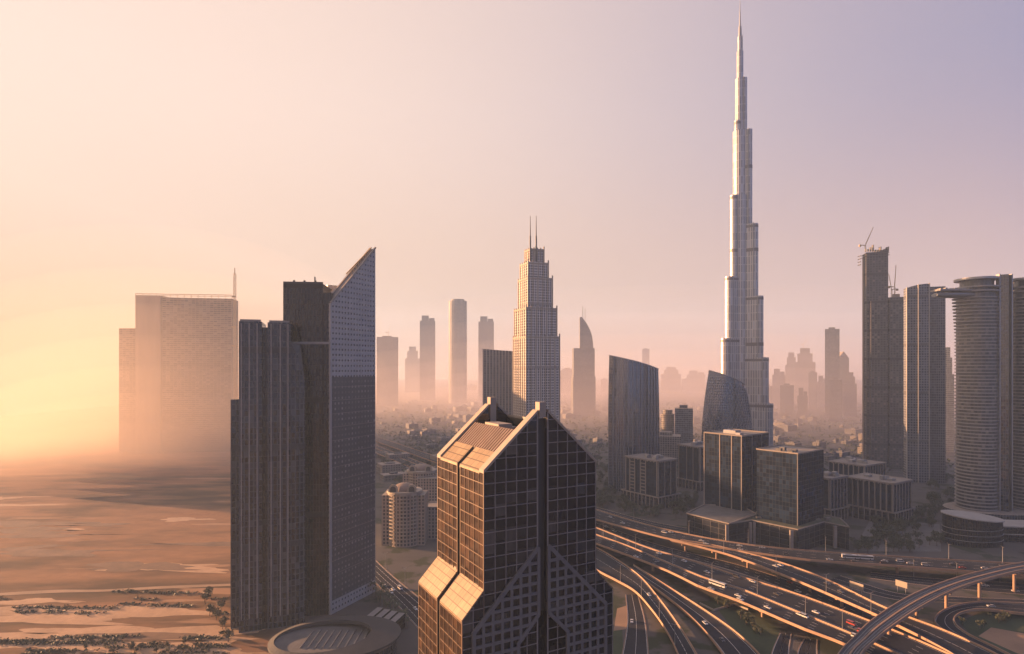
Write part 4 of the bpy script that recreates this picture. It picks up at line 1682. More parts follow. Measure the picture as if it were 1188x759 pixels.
def pillared_block(label, pc, D, wL, wR, z0, z1, zpl, nL, nR, azR=56, grow=7, loc_cols=None):
    t, c, dR, dL, poly = corner_block('pillared_block', label, 'building', pc, D, wL, wR, z0, z1, azR)
    q = MB()
    q.prism(poly, 0, z1, 0, 1)
    q.build('glass_body', [M['block_glass'], M['roof']], t)
    pp = [tuple(Vector(poly[0]) - dR * grow * .6 - dL * grow * .6), tuple(Vector(poly[1]) + dR * grow * .3 - dL * grow * .6),
          tuple(Vector(poly[2]) + dR * grow * .3 + dL * grow * .3), tuple(Vector(poly[3]) - dR * grow * .6 + dL * grow * .3)]
    q = MB()
    q.prism(inset(pp, .8), 0, zpl - .6, 0, 1)
    pt = q.build('plinth', [M['podium_wall'], M['roof_dark']], t)
    q = MB()
    for i in range(4):
        q.bar((*pp[i], zpl), (*pp[(i + 1) % 4], zpl), 1.3, 1.3)
    c2 = Vector(pp[0])
    L1, L2 = (Vector(pp[1]) - c2).length, (Vector(pp[3]) - c2).length
    for k in range(int(L1 / 6) + 1):
        post(q, c2, dR, dL, min(L1 - .5, k * 6 + .5), 1.1, .3, 0, zpl - .6)
    for k in range(1, int(L2 / 6) + 1):
        post_flip(q, c2, dL, dR, k * 6 + .5, 1.1, .3, 0, zpl - .6)
    q.build('arcade', M['column_stone'], pt)
    for s in nL:
        q = MB()
        post_flip(q, c, dL, dR, s * wL, 1.25, .7, zpl, z1 - 1.2)
        q.build('column', M['column_stone'], t)
    for s in nR:
        q = MB()
        post(q, c, dR, dL, s * wR, 1.25, .7, zpl, z1 - 1.2)
        q.build('column', M['column_stone'], t)
    q = MB()
    ip = inset(poly, -.8)
    ip2 = inset(poly, -.2)
    for i in range(4):
        q.bar((*ip[i], z1 - .4), (*ip[(i + 1) % 4], z1 - .4), 1.9, 1.6)
    for s in range(1, 10):          # teeth of the cornice
        post_flip(q, c, dL, dR, s / 10 * wL, .8, 1.6, z1 - 2.2, z1 - 1.3)
        post(q, c, dR, dL, s / 10 * wR, .8, 1.6, z1 - 2.2, z1 - 1.3)
    q.build('cornice', M['column_stone'], t)
    q = MB()
    for k in range(7):
        m_ = c + dR * wR * random.uniform(.15, .65) + dL * wL * random.uniform(.12, .7)
        a_, b_ = random.uniform(3, 8), random.uniform(3, 7)
        q.prism([tuple(m_), tuple(m_ + dR * a_), tuple(m_ + dR * a_ + dL * b_), tuple(m_ + dL * b_)], z1 + .01 * k, z1 + random.uniform(1.5, 4.5))
    q.build('roof_plant', M['grey_metal'], t)
    return t, c, dR, dL


t, c, dR, dL = pillared_block('square block with window ladders between cream pillars, nearest the first curved glass tower', 763, 700, 50, 33, 0, 55, 14, (.02, .36, .52, .7, .86, .99), (.02, .36, .68, .99), 54, 9)
for s in (.44, .78):
    q = MB()
    for k in range(9):
        z = 17 + k * 4
        p_ = c + dL * 50 * s
        q.prism([tuple(p_ + dL * 4 - dR * .5), tuple(p_ - dL * 4 - dR * .5), tuple(p_ - dL * 4 + dR * .3), tuple(p_ + dL * 4 + dR * .3)], z, z + 1.1)
    q.build('window_ladder', M['column_stone'], t)
pillared_block('pillared block with a blue glass bay partly hidden behind the pale striped block', 812, 800, 36, 40, 0, 58, 12, (.02, .3, .6, .98), (.02, .25, .5, .75, .98), 56, 4)
pillared_block('small pillared block touching the right side of the plain dark cube', 963, 640, 18, 30, 0, 46, 13, (.05, .5, .95), (.02, .2, .4, .6, .8, .98), 60, 4)
pillared_block('wide pillared block with many cream columns in front of the smooth arched tower', 1036, 628, 46, 40, 0, 43, 13, tuple(i / 8 + .01 for i in range(8)), tuple(i / 6 + .01 for i in range(7)), 56, 6)
pillared_block('far pillared block with a low wide roof behind the wide pillared block', 1003, 735, 44, 48, 0, 44, 10, tuple(i / 7 + .01 for i in range(7)), tuple(i / 8 + .01 for i in range(9)), 58, 4)

# ------------------------------------------------------------------ two rounded apartment houses on the left of the gabled tower
M['apart'] = facade('apartment_wall', (.06, .048, .042), (.30, .235, .195), 3.2, 3.3, .45, .35, .4, .8, 1.5, .5, .01)


def apartment(label, px, D, r, z1):
    cx_, cy2 = at(px, D).x, D + r
    t = thing('apartment_house', label, 'building', (cx_, cy2, 0))
    q = MB()
    q.prism(round_poly(cx_, cy2, r, r, 32), 0, z1, 0, 1)
    bd = q.build('round_body', [M['apart'], M['roof']], t)
    for sg in (-1, 1):
        q = MB()
        q.box(cx_ + sg * r * .95 - 5, cx_ + sg * r * .95 + 5, cy2 - r * .55, cy2 + r * .9, 0, z1 - 3, 0, 1)
        q.build('side_wing', [M['apart'], M['roof']], t)
    for a0 in (-125, -85, -50):
        q = MB()
        k = 0
        while 7 + k * 3.3 < z1:
            pts_ = []
            for i in range(7):
                a = R(a0 - 10 + 20 * i / 6)
                pts_.append((cx_ + (r + 1.5) * math.cos(a), cy2 + (r + 1.5) * math.sin(a)))
            back = [(cx_ + (r - .3) * math.cos(R(a0 - 10 + 20 * i / 6)), cy2 + (r - .3) * math.sin(R(a0 - 10 + 20 * i / 6))) for i in reversed(range(7))]
            q.prism(pts_ + back, 7 + k * 3.3, 8.1 + k * 3.3)
            k += 1
        q.build('balcony_stack', M['cream'], bd)
    q = MB()
    q.prism(round_poly(cx_, cy2, r + .9, r + .9, 32), z1 - 1.2, z1 + .6)
    q.build('cornice', M['cream'], t)
    for sg in (-1, 1):     # round-headed gables above the cornice
        q = MB()
        ax = cx_ + sg * r * .55
        y = cy2 - r * .78
        outer = [(ax + 4.2 * math.cos(R(a)), z1 + 3.5 + 4.2 * math.sin(R(a))) for a in range(0, 181, 20)]
        q.az([(ax - 4.2, z1 + .6), (ax + 4.2, z1 + .6)] + outer, y, y + 1.2)
        g_ = q.build('arched_gable', M['cream'], t)
        q = MB()
        inner = [(ax + 2.6 * math.cos(R(a)), z1 + 3.3 + 2.6 * math.sin(R(a))) for a in range(0, 181, 20)]
        q.az([(ax - 2.6, z1 + .8), (ax + 2.6, z1 + .8)] + inner, y - .15, y + .2)
        q.build('arch_window', M['dark_metal'], g_)
    q = MB()
    n = 20
    rings = []
    for j in range(6):
        ph = R(90 * j / 5.6)
        rings.append([(cx_ + r * .72 * math.cos(ph) * math.cos(2 * math.pi * i / n), cy2 + r * .72 * math.cos(ph) * math.sin(2 * math.pi * i / n),
                       z1 + .6 + 6.5 * math.sin(ph)) for i in range(n)])
    q.sweep(rings)
    q.build('dome', M['louvre'], t)


apartment('nearer round fronted cream apartment house with two arched gables and a low dome', 466, 548, 15.5, 49)
apartment('farther round fronted cream apartment house with a domed roof behind the nearer one', 487, 700, 17, 42)
for (px, D, w, h, lab) in ((500, 690, 16, 36, 'pink apartment slab half hidden behind the gabled tower'),
                           (500, 575, 10, 30, 'narrow cream wing beside the nearer round fronted apartment house')):
    sky_tower(lab, px - w, px + w, 0, D, 'apart', 'slab', 24, cat='building', name='apartment_slab') if False else None
    t = thing('apartment_slab', lab, 'building', at(px, D))
    x = at(px, D).x
    q = MB()
    q.box(x - w, x + w, D, D + 22, 0, h, 0, 1)
    q.build('body', [M['apart'], M['roof']], t)
    q = MB()
    for i in range(4):
        a, b_ = [(x - w, D), (x + w, D), (x + w, D + 22), (x - w, D + 22)][i], [(x + w, D), (x + w, D + 22), (x - w, D + 22), (x - w, D)][i]
        q.bar((*a, h + .4), (*b_, h + .4), .8)
    q.build('parapet', M['cream'], t)

# ------------------------------------------------------------------ roads
def catmull(P, n):
    P = [Vector(p) for p in P]
    if len(P) == 2:
        return [along(P[0], P[1], i / (n - 1)) for i in range(n)]
    Q = [P[0] * 2 - P[1]] + P + [P[-1] * 2 - P[-2]]
    dense = []
    for i in range(1, len(Q) - 2):
        for k in range(12):
            t = k / 12
            a, b_, c, d = Q[i - 1], Q[i], Q[i + 1], Q[i + 2]
            dense.append(.5 * ((2 * b_) + (c - a) * t + (2 * a - 5 * b_ + 4 * c - d) * t * t + (3 * b_ - a - 3 * c + d) * t ** 3))
    dense.append(P[-1])
    Ls = [0]
    for i in range(1, len(dense)):
        Ls.append(Ls[-1] + (dense[i] - dense[i - 1]).length)
    out, j = [], 0
    for i in range(n):
        s = Ls[-1] * i / (n - 1)
        while j < len(Ls) - 2 and Ls[j + 1] < s:
            j += 1
        w = (s - Ls[j]) / max(1e-6, Ls[j + 1] - Ls[j])
        out.append(along(dense[j], dense[j + 1], w))
    return out


ROADS = {}


def edges(up, lo, z, n=70):
    zf = z if callable(z) else (lambda t: z)
    U = catmull([gp(x, y, zf(i / (len(up) - 1))) for i, (x, y) in enumerate(up)], n)
    N_ = catmull([gp(x, y, zf(i / (len(lo) - 1))) for i, (x, y) in enumerate(lo)], n)
    return U, N_


def paint_lines(q, U, N_, fr, dz, dash=True, w=.22):
    n = len(U)
    for f in fr:
        for i in range(n - 1):
            a, b_ = along(U[i], N_[i], f), along(U[i + 1], N_[i + 1], f)
            d = b_ - a
            L = d.length
            if L < .1:
                continue
            d /= L
            s_ = Vector((-d.y, d.x, 0)) * w / 2
            m = max(1, int(L / 10)) if dash else 1
            for k in range(m):
                p_ = along(a, b_, k / m)
                e = p_ + d * (4.0 if dash else L)
                up = Vector((0, 0, dz))
                fc = [p_ - s_ + up, e - s_ + up, e + s_ + up, p_ + s_ + up]
                q.face(fc if (fc[1] - fc[0]).cross(fc[2] - fc[0]).z > 0 else fc[::-1])


def flyover(key, name, label, up, lo, z, lanes=3, piers=True, wall_up=True, wall_lo=True, cat='flyover', pier_every=6, par_h=1.1, thick=1.7, n=70, surf='asphalt', pier_from=0):
    U, N_ = edges(up, lo, z, n)
    mid = along(U[n // 2], N_[n // 2], .5)
    t = thing(name, label, cat, (mid.x, mid.y, 0))
    dn_ = Vector((0, 0, -thick))
    secs = []
    for i in range(n):
        a, b_ = U[i], N_[i]
        c1, c2 = along(a, b_, .2), along(a, b_, .8)
        secs.append([a, b_, b_ + dn_ * .35, c2 + dn_, c1 + dn_, a + dn_ * .35])
    q = MB()
    q.sweep(secs, mis=[0, 1, 1, 1, 1, 1])
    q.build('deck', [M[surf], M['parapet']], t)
    for side, on in ((0, wall_up), (1, wall_lo)):
        if not on:
            continue
        q = MB()
        sc_ = []
        for i in range(n):
            a, b_ = (U[i], N_[i]) if side == 0 else (N_[i], U[i])
            inn = (b_ - a).normalized() * .45
            h = Vector((0, 0, par_h))
            e = -inn * .12
            s4 = [a + e + Vector((0, 0, -.3)), a + e + h, a + inn + h, a + inn + Vector((0, 0, .01))]
            sc_.append(s4 if side == 0 else s4[::-1])
        q.sweep(sc_)
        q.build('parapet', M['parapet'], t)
    if lanes > 1:
        q = MB()
        paint_lines(q, U, N_, [(k / lanes) * .86 + .07 for k in range(1, lanes)], .02)
        q.build('lane_marking', M['paint'], t)
        q = MB()
        paint_lines(q, U, N_, [.07, .93], .024, False, .2)
        q.build('edge_line', M['paint'], t)
    if piers:
        for i in range(pier_from + 2, n - 1, pier_every):
            a, b_ = U[i], N_[i]
            zt_ = a.z - thick
            if zt_ < 1.5:
                continue
            c = along(a, b_, .5)
            wv = (b_ - a)
            q = MB()
            q.cyl(c.x, c.y, 1.0, -.5, zt_ - 1.2, 12)
            q.bar(along(a, b_, .2) + Vector((0, 0, -thick - .65)), along(a, b_, .8) + Vector((0, 0, -thick - .65)), 1.6, 1.3)
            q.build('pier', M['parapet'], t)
    ROADS[key] = (U, N_)
    return t


VPX, VPY = 194.0, 426.0


def back(x, y, xs):
    """the straight road goes on behind the tower towards its own far end"""
    return [(xx, VPY + (y - VPY) * (xx - VPX) / (x - VPX)) for xx in xs]


XS = (400, 470, 560, 640)
# upper viaduct, which divides into a level branch and a descending one
flyover('up', 'flyover', 'farthest elevated carriageway, level all the way along the dark podium to the right edge',
        back(693, 592, XS) + [(693, 592), (739, 606), (779, 616.5), (830, 626.5), (880, 634), (950, 640.5), (1050, 647), (1188, 655), (1300, 661)],
        back(685, 601, XS) + [(688, 602), (727, 613), (777, 626), (824, 634.5), (876, 642), (945, 651), (1050, 658), (1188, 669), (1300, 677)], 9.0, 3)
flyover('branch', 'flyover', 'slip road branching off the farthest carriageway and sloping down under the curved rail bridge',
        [(790, 627.2), (829, 633.5), (890, 648.5), (951, 669.6), (1020, 702.6), (1055, 717), (1100, 734), (1160, 762), (1220, 800)],
        [(777, 626.5), (819, 637), (855, 647.5), (921, 673), (1000, 707), (1030, 721), (1072, 742), (1125, 772), (1180, 812)], 8.6, 2, n=60)
flyover('main_far', 'flyover', 'middle elevated carriageway, far half of the straight divided highway',
        back(691, 612.5, XS) + [(691, 612.5), (753, 636.6), (803, 651), (855, 668.5), (921, 688.5), (1010, 721.5), (1075, 748), (1150, 782)],
        back(691, 619.5, XS) + [(691, 619.7), (727, 632.5), (784, 656.5), (826.5, 673.5), (855, 681), (920, 707), (989, 735), (1050, 762), (1120, 800)], 8.0, 4, wall_lo=False)
flyover('main_near', 'flyover', 'nearest elevated carriageway of the straight divided highway, with a white bus',
        back(691, 620.3, XS) + [(691, 620.5), (727, 633.3), (784, 657.5), (826.5, 674.5), (855, 682.2), (920, 708.3), (989, 736.5), (1050, 763.5), (1120, 801)],
        back(691, 631, XS) + [(691, 631), (737, 648), (779, 665), (812, 681.5), (855, 697), (928, 728.6), (982, 749), (1040, 776), (1110, 812)], 8.0, 4)
flyover('curve', 'flyover', 'curved ramp sweeping down past the gabled tower with one pale car',
        [(660, 622), (692, 636), (713, 648), (741.6, 668.5), (763, 693), (786, 724), (808, 759), (822, 790)],
        [(650, 637), (692, 662), (715, 674), (737, 687), (756, 708), (772, 731), (786, 759), (794, 790)], 4.0, 2, n=50, pier_every=9)
flyover('curve_outer', 'flyover', 'outer curved ramp left of the green loop, its near kerb catching orange light',
        [(735, 656), (746, 663), (786, 688), (826, 714), (855, 735), (880, 759), (905, 790)],
        [(727, 660), (744, 672), (778, 697), (810, 725), (838, 759), (852, 790)], 2.6, 2, n=50, piers=False, wall_up=True)
# curved rail bridge in front
rb = flyover('rail', 'rail_bridge', 'grey curved rail bridge swinging over the highway on tall round piers',
             [(955, 790), (973, 759), (991, 740), (1010, 721.5), (1045, 698), (1081, 681), (1128, 666), (1188, 653), (1290, 638)],
             [(985, 790), (1000, 759), (1014, 745), (1034, 728.6), (1069, 705), (1109, 684.5), (1151.5, 671), (1200, 660), (1296, 645)], 17.0, 1,
             cat='bridge', pier_every=7, n=64, thick=2.2, surf='roof_dark')
q = MB()
U, N_ = ROADS['rail']
for f in (.2, .36, .64, .8):
    for i in range(len(U) - 1):
        q.bar(along(U[i], N_[i], f) + Vector((0, 0, .25)), along(U[i + 1], N_[i + 1], f) + Vector((0, 0, .25)), .22, .3)
q.build('rail', M['grey_metal'], rb)
q = MB()
for f in (.5,):
    for i in range(len(U) - 1):
        q.bar(along(U[i], N_[i], f) + Vector((0, 0, .4)), along(U[i + 1], N_[i + 1], f) + Vector((0, 0, .4)), .9, .8)
q.build('walkway', M['parapet'], rb)
# loop ramp on the right
flyover('loop', 'flyover', 'loop ramp curling round a dark green island at the right edge',
        [(1240, 704), (1188, 701), (1140, 699), (1111, 702.6), (1092, 710), (1084, 719), (1088, 727), (1100, 735), (1130, 752), (1165, 775)],
        [(1240, 716), (1188, 713), (1142, 708), (1118, 711), (1108, 717), (1108, 723), (1114, 730), (1128, 739), (1155, 752), (1190, 770)], 3.2, 2, piers=False, n=60)


def ground_road(name, up, lo, z, lanes=2, n=40, m='asphalt', paint=True):
    U, N_ = edges(up, lo, z, n)
    q = MB()
    for i in range(n - 1):
        fc = [U[i], N_[i], N_[i + 1], U[i + 1]]
        if (fc[1] - fc[0]).cross(fc[2] - fc[0]).z < 0:
            fc = fc[::-1]
        q.face(fc)
    o = structure(q.build(name, M[m]))
    if paint:
        q = MB()
        paint_lines(q, U, N_, [k / lanes for k in range(1, lanes)], .012)
        paint_lines(q, U, N_, [.03, .97], .012, False, .2)
        structure(q.build('road_markings', M['paint']))
        for E, sg in ((U, 1), (N_, -1)):
            q = MB()
            secs = []
            for i in range(n):
                out = (U[i] - N_[i]).normalized() * sg
                secs.append([E[i] + Vector((0, 0, -.04)), E[i] + Vector((0, 0, .13)), E[i] + out * .35 + Vector((0, 0, .13)), E[i] + out * .35 + Vector((0, 0, -.04))])
            q.sweep(secs)
            structure(q.build('kerb', M['parapet']))
    ROADS[name] = (U, N_)


ground_road('middle_road', [(640, 590), (691, 606.5), (760, 631), (855, 655), (930, 679), (1000, 708)], [(640, 593), (691, 610.5), (760, 637), (855, 664), (930, 691), (1000, 722)], .05, 3)
ground_road('street', [(425, 640), (455, 668), (487, 694), (530, 730)], [(400, 640), (432, 672), (462, 703), (505, 752)], .03, 4)
ground_road('side_road', [(1010, 664), (1080, 671), (1188, 677), (1280, 682)], [(1010, 671), (1080, 680), (1188, 690), (1280, 696)], .04, 3)
ground_road('lower_road', [(975, 668), (1040, 688), (1100, 692), (1200, 696)], [(960, 674), (1035, 695), (1100, 699), (1200, 703)], .06, 2)
ground_road('underpass_road', [(905, 735), (895, 760), (890, 800)], [(918, 735), (915, 760), (918, 800)], .05, 2)
ground_road('underpass_road', [(933, 741), (925, 760), (925, 800)], [(948, 742), (948, 760), (955, 800)], .05, 2)
ground_road('service_road', [(740, 690), (748, 720), (752, 759), (750, 790)], [(726, 690), (728, 720), (722, 759), (712, 790)], .07, 2)
ground_road('frontage_road', [(690, 588), (760, 606), (830, 618)], [(690, 591.5), (758, 610.5), (826, 622.5)], .05, 2)
M['lawn'] = mat('lawn', (.040, .055, .022), .95, var=.4, scale=.06, fine=.6)
M['sand_bank'] = mat('sand_bank', (.26, .165, .10), .95, var=.3, scale=.05)


ground_road('sand_track', [(-30, 690), (60, 684.5), (120, 684), (190, 680), (275, 677)], [(-30, 693), (60, 688), (120, 686.5), (190, 683), (275, 679.5)], .13, 1, paint=False, m='sand_bank')


def patch(name, pts, z, m):
    q = MB()
    v = [gp(x, y, z) for (x, y) in pts]
    if sum((v[i].x * v[(i + 1) % len(v)].y - v[(i + 1) % len(v)].x * v[i].y) for i in range(len(v))) < 0:
        v = v[::-1]
    q.face(v)
    return structure(q.build(name, M[m]))


patch('lawn', [(820, 690), (855, 705), (905, 728), (900, 759), (870, 762), (850, 730)], .02, 'lawn')
patch('lawn', [(706, 735), (722, 728), (724, 790), (690, 790)], .02, 'lawn')
patch('sand_bank', [(716, 706), (736, 700), (740, 728), (712, 732)], .024, 'sand_bank')
patch('lawn', [(1112, 722), (1140, 709), (1188, 714), (1240, 720), (1240, 790), (1190, 766), (1125, 735)], .02, 'lawn')
patch('sand_bank', [(1135, 738), (1150, 728), (1188, 735), (1240, 742), (1240, 778), (1180, 758)], .04, 'sand_bank')
patch('lawn', [(1010, 742), (1060, 722), (1090, 737), (1130, 762), (1080, 770)], .02, 'lawn')
patch('forecourt', [(990, 640), (1010, 602), (1090, 608), (1092, 640)], .02, 'roof_dark')
# bare sand, gravel and damp dark soil lie in long ragged sheets over the desert
M['dark_soil'] = mat('dark_soil', (.125, .066, .036), .95, var=.45, scale=.06, fine=.35)
M['pale_sand'] = mat('pale_sand', (.36, .22, .125), .95, var=.3, scale=.06, fine=.35)
rs = random.Random(31)
for i in range(26):
    px, py = rs.uniform(-10, 262), rs.choice((rs.uniform(566, 668), rs.uniform(600, 660), rs.uniform(672, 757), rs.uniform(700, 757)))
    c = gp(px, py)
    L_, W_2 = rs.uniform(20, 70), rs.uniform(3, 11)
    n_ = 44
    ph = [rs.uniform(0, 6.28) for _ in range(6)]
    pts_ = []
    for k in range(n_):
        a = 2 * math.pi * k / n_
        r_ = 1 + .28 * math.sin(3 * a + ph[0]) + .2 * math.sin(5 * a + ph[1]) + .14 * math.sin(9 * a + ph[2]) + .10 * math.sin(14 * a + ph[3])
        pts_.append((c.x + L_ * r_ * math.cos(a), c.y + W_2 * r_ * math.sin(a) + 4 * math.sin(2 * a + ph[4]), (.012 + .0035 * i)))
    q = MB()
    q.face(pts_)
    dark = 590 < py < 664 and rs.random() < .7 or rs.random() < .25
    structure(q.build('dark_soil' if dark else 'sand_bank', M['dark_soil' if dark else 'pale_sand']))
# low retaining wall round the green by the ramps
q = MB()
for (a, b_) in (((812, 701), (828, 709)), ((828, 709), (852, 702)), ((852, 702), (868, 708))):
    p_, e = gp(*a), gp(*b_)
    q.bar(p_ + Vector((0, 0, .6)), e + Vector((0, 0, .6)), .6, 1.2)
tag(q.build('retaining_wall', M['cream']), 'low pale angled retaining wall on the lawn under the straight highway', 'wall')

# ------------------------------------------------------------------ vehicles
def paint_mat(n, c):
    m, nt, p = new_mat(n)
    p.inputs['Base Color'].default_value = (*c, 1)
    p.inputs['Roughness'].default_value = .3
    p.inputs['Coat Weight'].default_value = .6
    return m


CARP = {'white': paint_mat('white_paint', (.50, .50, .49)), 'silver': paint_mat('silver_paint', (.42, .42, .43)), 'dark': paint_mat('dark_paint', (.05, .05, .06)),
        'red': paint_mat('red_paint', (.32, .04, .03))}
M['car_glass'] = mat('car_glass', (.02, .022, .025), .08)
M['rubber'] = mat('rubber', (.02, .02, .02), .9)
M['lamp_red'] = mat('tail_lamp', (.3, .02, .02), .3)
M['lamp_white'] = mat('head_lamp', (.7, .7, .66), .2)


def make_car(col, van=False):
    t = thing(('van' if van else 'car'), 'x', 'van' if van else 'car')
    L, Wd, Hh = (5.4, 1.95, 2.1) if van else (4.6, 1.82, 1.45)
    prof = [(-L / 2, .32), (L / 2, .32), (L / 2, .72), (L / 2 - .25, .86), (L * .26, .95), (-L * .40, .98), (-L / 2, .9)]
    if van:
        prof = [(-L / 2, .32), (L / 2, .32), (L / 2, .85), (L / 2 - .6, 1.1), (-L / 2, 1.12)]
    q = MB()
    q.az(prof, -Wd / 2, Wd / 2)
    q.build('body', CARP[col], t)
    q = MB()
    if van:
        cb = [(-L / 2 + .02, 1.12), (L / 2 - .65, 1.12), (L / 2 - 1.35, Hh - .08), (-L / 2 + .1, Hh - .08)]
    else:
        cb = [(-L * .39, .96), (L * .24, .93), (L * .08, Hh - .06), (-L * .27, Hh - .06)]
    q.az(cb, -Wd / 2 + .12, Wd / 2 - .12)
    q.build('windows', M['car_glass'], t)
    q = MB()
    q.box(cb[3][0] - .04, cb[2][0] + .04, -Wd / 2 + .14, Wd / 2 - .14, Hh - .055, Hh)
    q.build('roof', CARP[col], t)
    for sx in (-1, 1):
        for sy in (-1, 1):
            q = MB()
            q.M = Matrix.Translation((sx * L * .3, sy * (Wd / 2 - .1), .33)) @ Matrix.Rotation(R(90), 4, 'X')
            q.cyl(0, 0, .33, -.11, .11, 14)
            q.build('wheel', M['rubber'], t)
    for sy in (-1, 1):
        q = MB()
        q.box(L / 2 - .02, L / 2 + .02, sy * Wd * .36 - .2, sy * Wd * .36 + .2, .58, .74)
        q.build('headlight', M['lamp_white'], t)
        q = MB()
        q.box(-L / 2 - .02, -L / 2 + .02, sy * Wd * .38 - .18, sy * Wd * .38 + .18, .62, .82)
        q.build('tail_light', M['lamp_red'], t)
    return t


protos = {(c, v): None for c in CARP for v in (False, True)}
spots = []


def on_road(key, f, lane):
    U, N_ = ROADS[key]
    i = min(len(U) - 2, int(f * (len(U) - 1)))
    w = f * (len(U) - 1) - i
    p_ = along(along(U[i], N_[i], lane), along(U[i + 1], N_[i + 1], lane), w)
    d = along(U[i + 1], N_[i + 1], lane) - along(U[i], N_[i], lane)
    return p_ + Vector((0, 0, .03)), math.atan2(d.y, d.x)


def px_of(p_):
    return (CX + p_.x / p_.y * F, HZ - (p_.z - H) / p_.y * F)


def place_car(key, f, lane, col, van, label, group):
    p_, a = on_road(key, f, lane)
    k = (col, van)
    if protos[k] is None:
        protos[k] = make_car(col, van)
        o = protos[k]
        o.location = p_
        o.rotation_euler = (0, 0, a)
        o['label'], o['group'] = label, group
    else:
        copy_thing(protos[k], p_, a, 1, label, group)


def find(key, px, lane):
    """fraction along a road whose lane passes nearest a photo column"""
    best, bf = 1e9, 0
    for i in range(400):
        p_, _ = on_road(key, i / 400, lane)
        x, y = px_of(p_)
        if abs(x - px) < best:
            best, bf = abs(x - px), i / 400
    return bf


def car_at(key, px, lane, col, label, van=False, group='vehicles on the roads'):
    place_car(key, find(key, px, lane), lane, col, van, label, group)


car_at('up', 708, .35, 'silver', 'silver car on the farthest carriageway, leftmost of those in view')
car_at('up', 721, .6, 'white', 'white car on the farthest carriageway, second from the gabled tower')
car_at('up', 772, .4, 'white', 'white van on the farthest carriageway below the window ladder block', True)
car_at('up', 813, .5, 'silver', 'silver car on the farthest carriageway before it divides')
car_at('up', 820, .75, 'white', 'white car close behind the silver one where the carriageway divides')
car_at('up', 858, .35, 'white', 'white car on the level carriageway just past the dividing point')
car_at('up', 1027, .6, 'white', 'white car on the level carriageway left of the curved rail bridge')
car_at('up', 1056, .65, 'silver', 'silver car on the level carriageway, second behind the white bus')
car_at('up', 1073, .7, 'white', 'white van on the level carriageway in front of the drum building', True)
car_at('up', 1104, .45, 'dark', 'dark car on the level carriageway below the drum building')
car_at('up', 1120, .7, 'red', 'red car on the level carriageway below the drum building')
car_at('up', 1142, .6, 'white', 'white car on the level carriageway just short of the rail bridge')
car_at('up', 1178, .3, 'silver', 'silver van on the level carriageway at the right edge', True)
car_at('up', 910, .65, 'dark', 'dark car on the level carriageway beside a pale podium pillar')
car_at('curve', 753, .45, 'white', 'pale car alone on the curved ramp by the gabled tower')
car_at('main_near', 993, .12, 'white', 'white van on the near carriageway just before the rail bridge', True)
car_at('main_near', 760, .55, 'dark', 'dark car on the near carriageway left of the white bus')
car_at('main_near', 890, .6, 'silver', 'silver car on the near carriageway right of the white bus')
car_at('main_far', 900, .5, 'dark', 'dark car on the middle carriageway above the near one')
car_at('main_far', 795, .3, 'silver', 'silver car on the middle carriageway where its far kerb begins')
car_at('main_far', 948, .7, 'white', 'white car on the middle carriageway left of the rail bridge')
car_at('branch', 900, .5, 'silver', 'silver car on the slip road sloping away from the farthest carriageway')
car_at('branch', 975, .4, 'dark', 'dark car low on the slip road near the rail bridge')
car_at('service_road', 748, .75, 'white', 'white car on the service road beside the sand bank')
car_at('street', 464, .30, 'white', 'white van on the street behind the slant roofed tower', True)
car_at('street', 456, .62, 'white', 'white car on the street, middle one of the three in view')
car_at('street', 482, .55, 'white', 'white car on the street nearest the gabled tower shoulder')
car_at('loop', 1150, .5, 'silver', 'silver car rounding the far side of the loop ramp')
car_at('side_road', 1085, .5, 'dark', 'dark car on the ground level road behind the rail bridge')

words = {'main_far': 'middle carriageway of the straight highway', 'main_near': 'near carriageway of the straight highway', 'up': 'farthest elevated carriageway',
         'branch': 'sloping slip road', 'curve': 'curved ramp by the gabled tower', 'rail': '', 'lower_road': 'low road under the rail bridge', 'side_road': 'ground level road behind the rail bridge',
         'middle_road': 'sunken road between the elevated carriageways', 'loop': 'loop ramp', 'curve_outer': 'outer curved ramp', 'street': 'street behind the slant roofed tower'}
rc = random.Random(21)
for key, n_, x0_, x1_, lanes_ in (('main_far', 15, 694, 1000, (.12, .34, .56, .78)), ('main_near', 15, 694, 985, (.15, .38, .62, .84)), ('up', 14, 694, 1185, (.2, .5, .8)),
                                  ('branch', 5, 840, 1015, (.28, .72)), ('middle_road', 7, 694, 960, (.2, .5, .8)), ('side_road', 5, 1020, 1185, (.2, .5, .8)),
                                  ('curve_outer', 3, 770, 850, (.3, .7)), ('street', 4, 440, 490, (.2, .4, .8))):
    for _ in range((n_ + 1) // 2):
        c_ = rc.choice(('white', 'white', 'silver', 'dark', 'dark', 'red'))
        v_ = rc.random() < .2
        car_at(key, rc.uniform(x0_, x1_), rc.choice(lanes_), c_, '%s %s among the traffic on the %s' % ({'silver': 'silver grey'}.get(c_, c_), 'van' if v_ else 'car', words[key]), v_,
               'traffic on the ' + words[key])


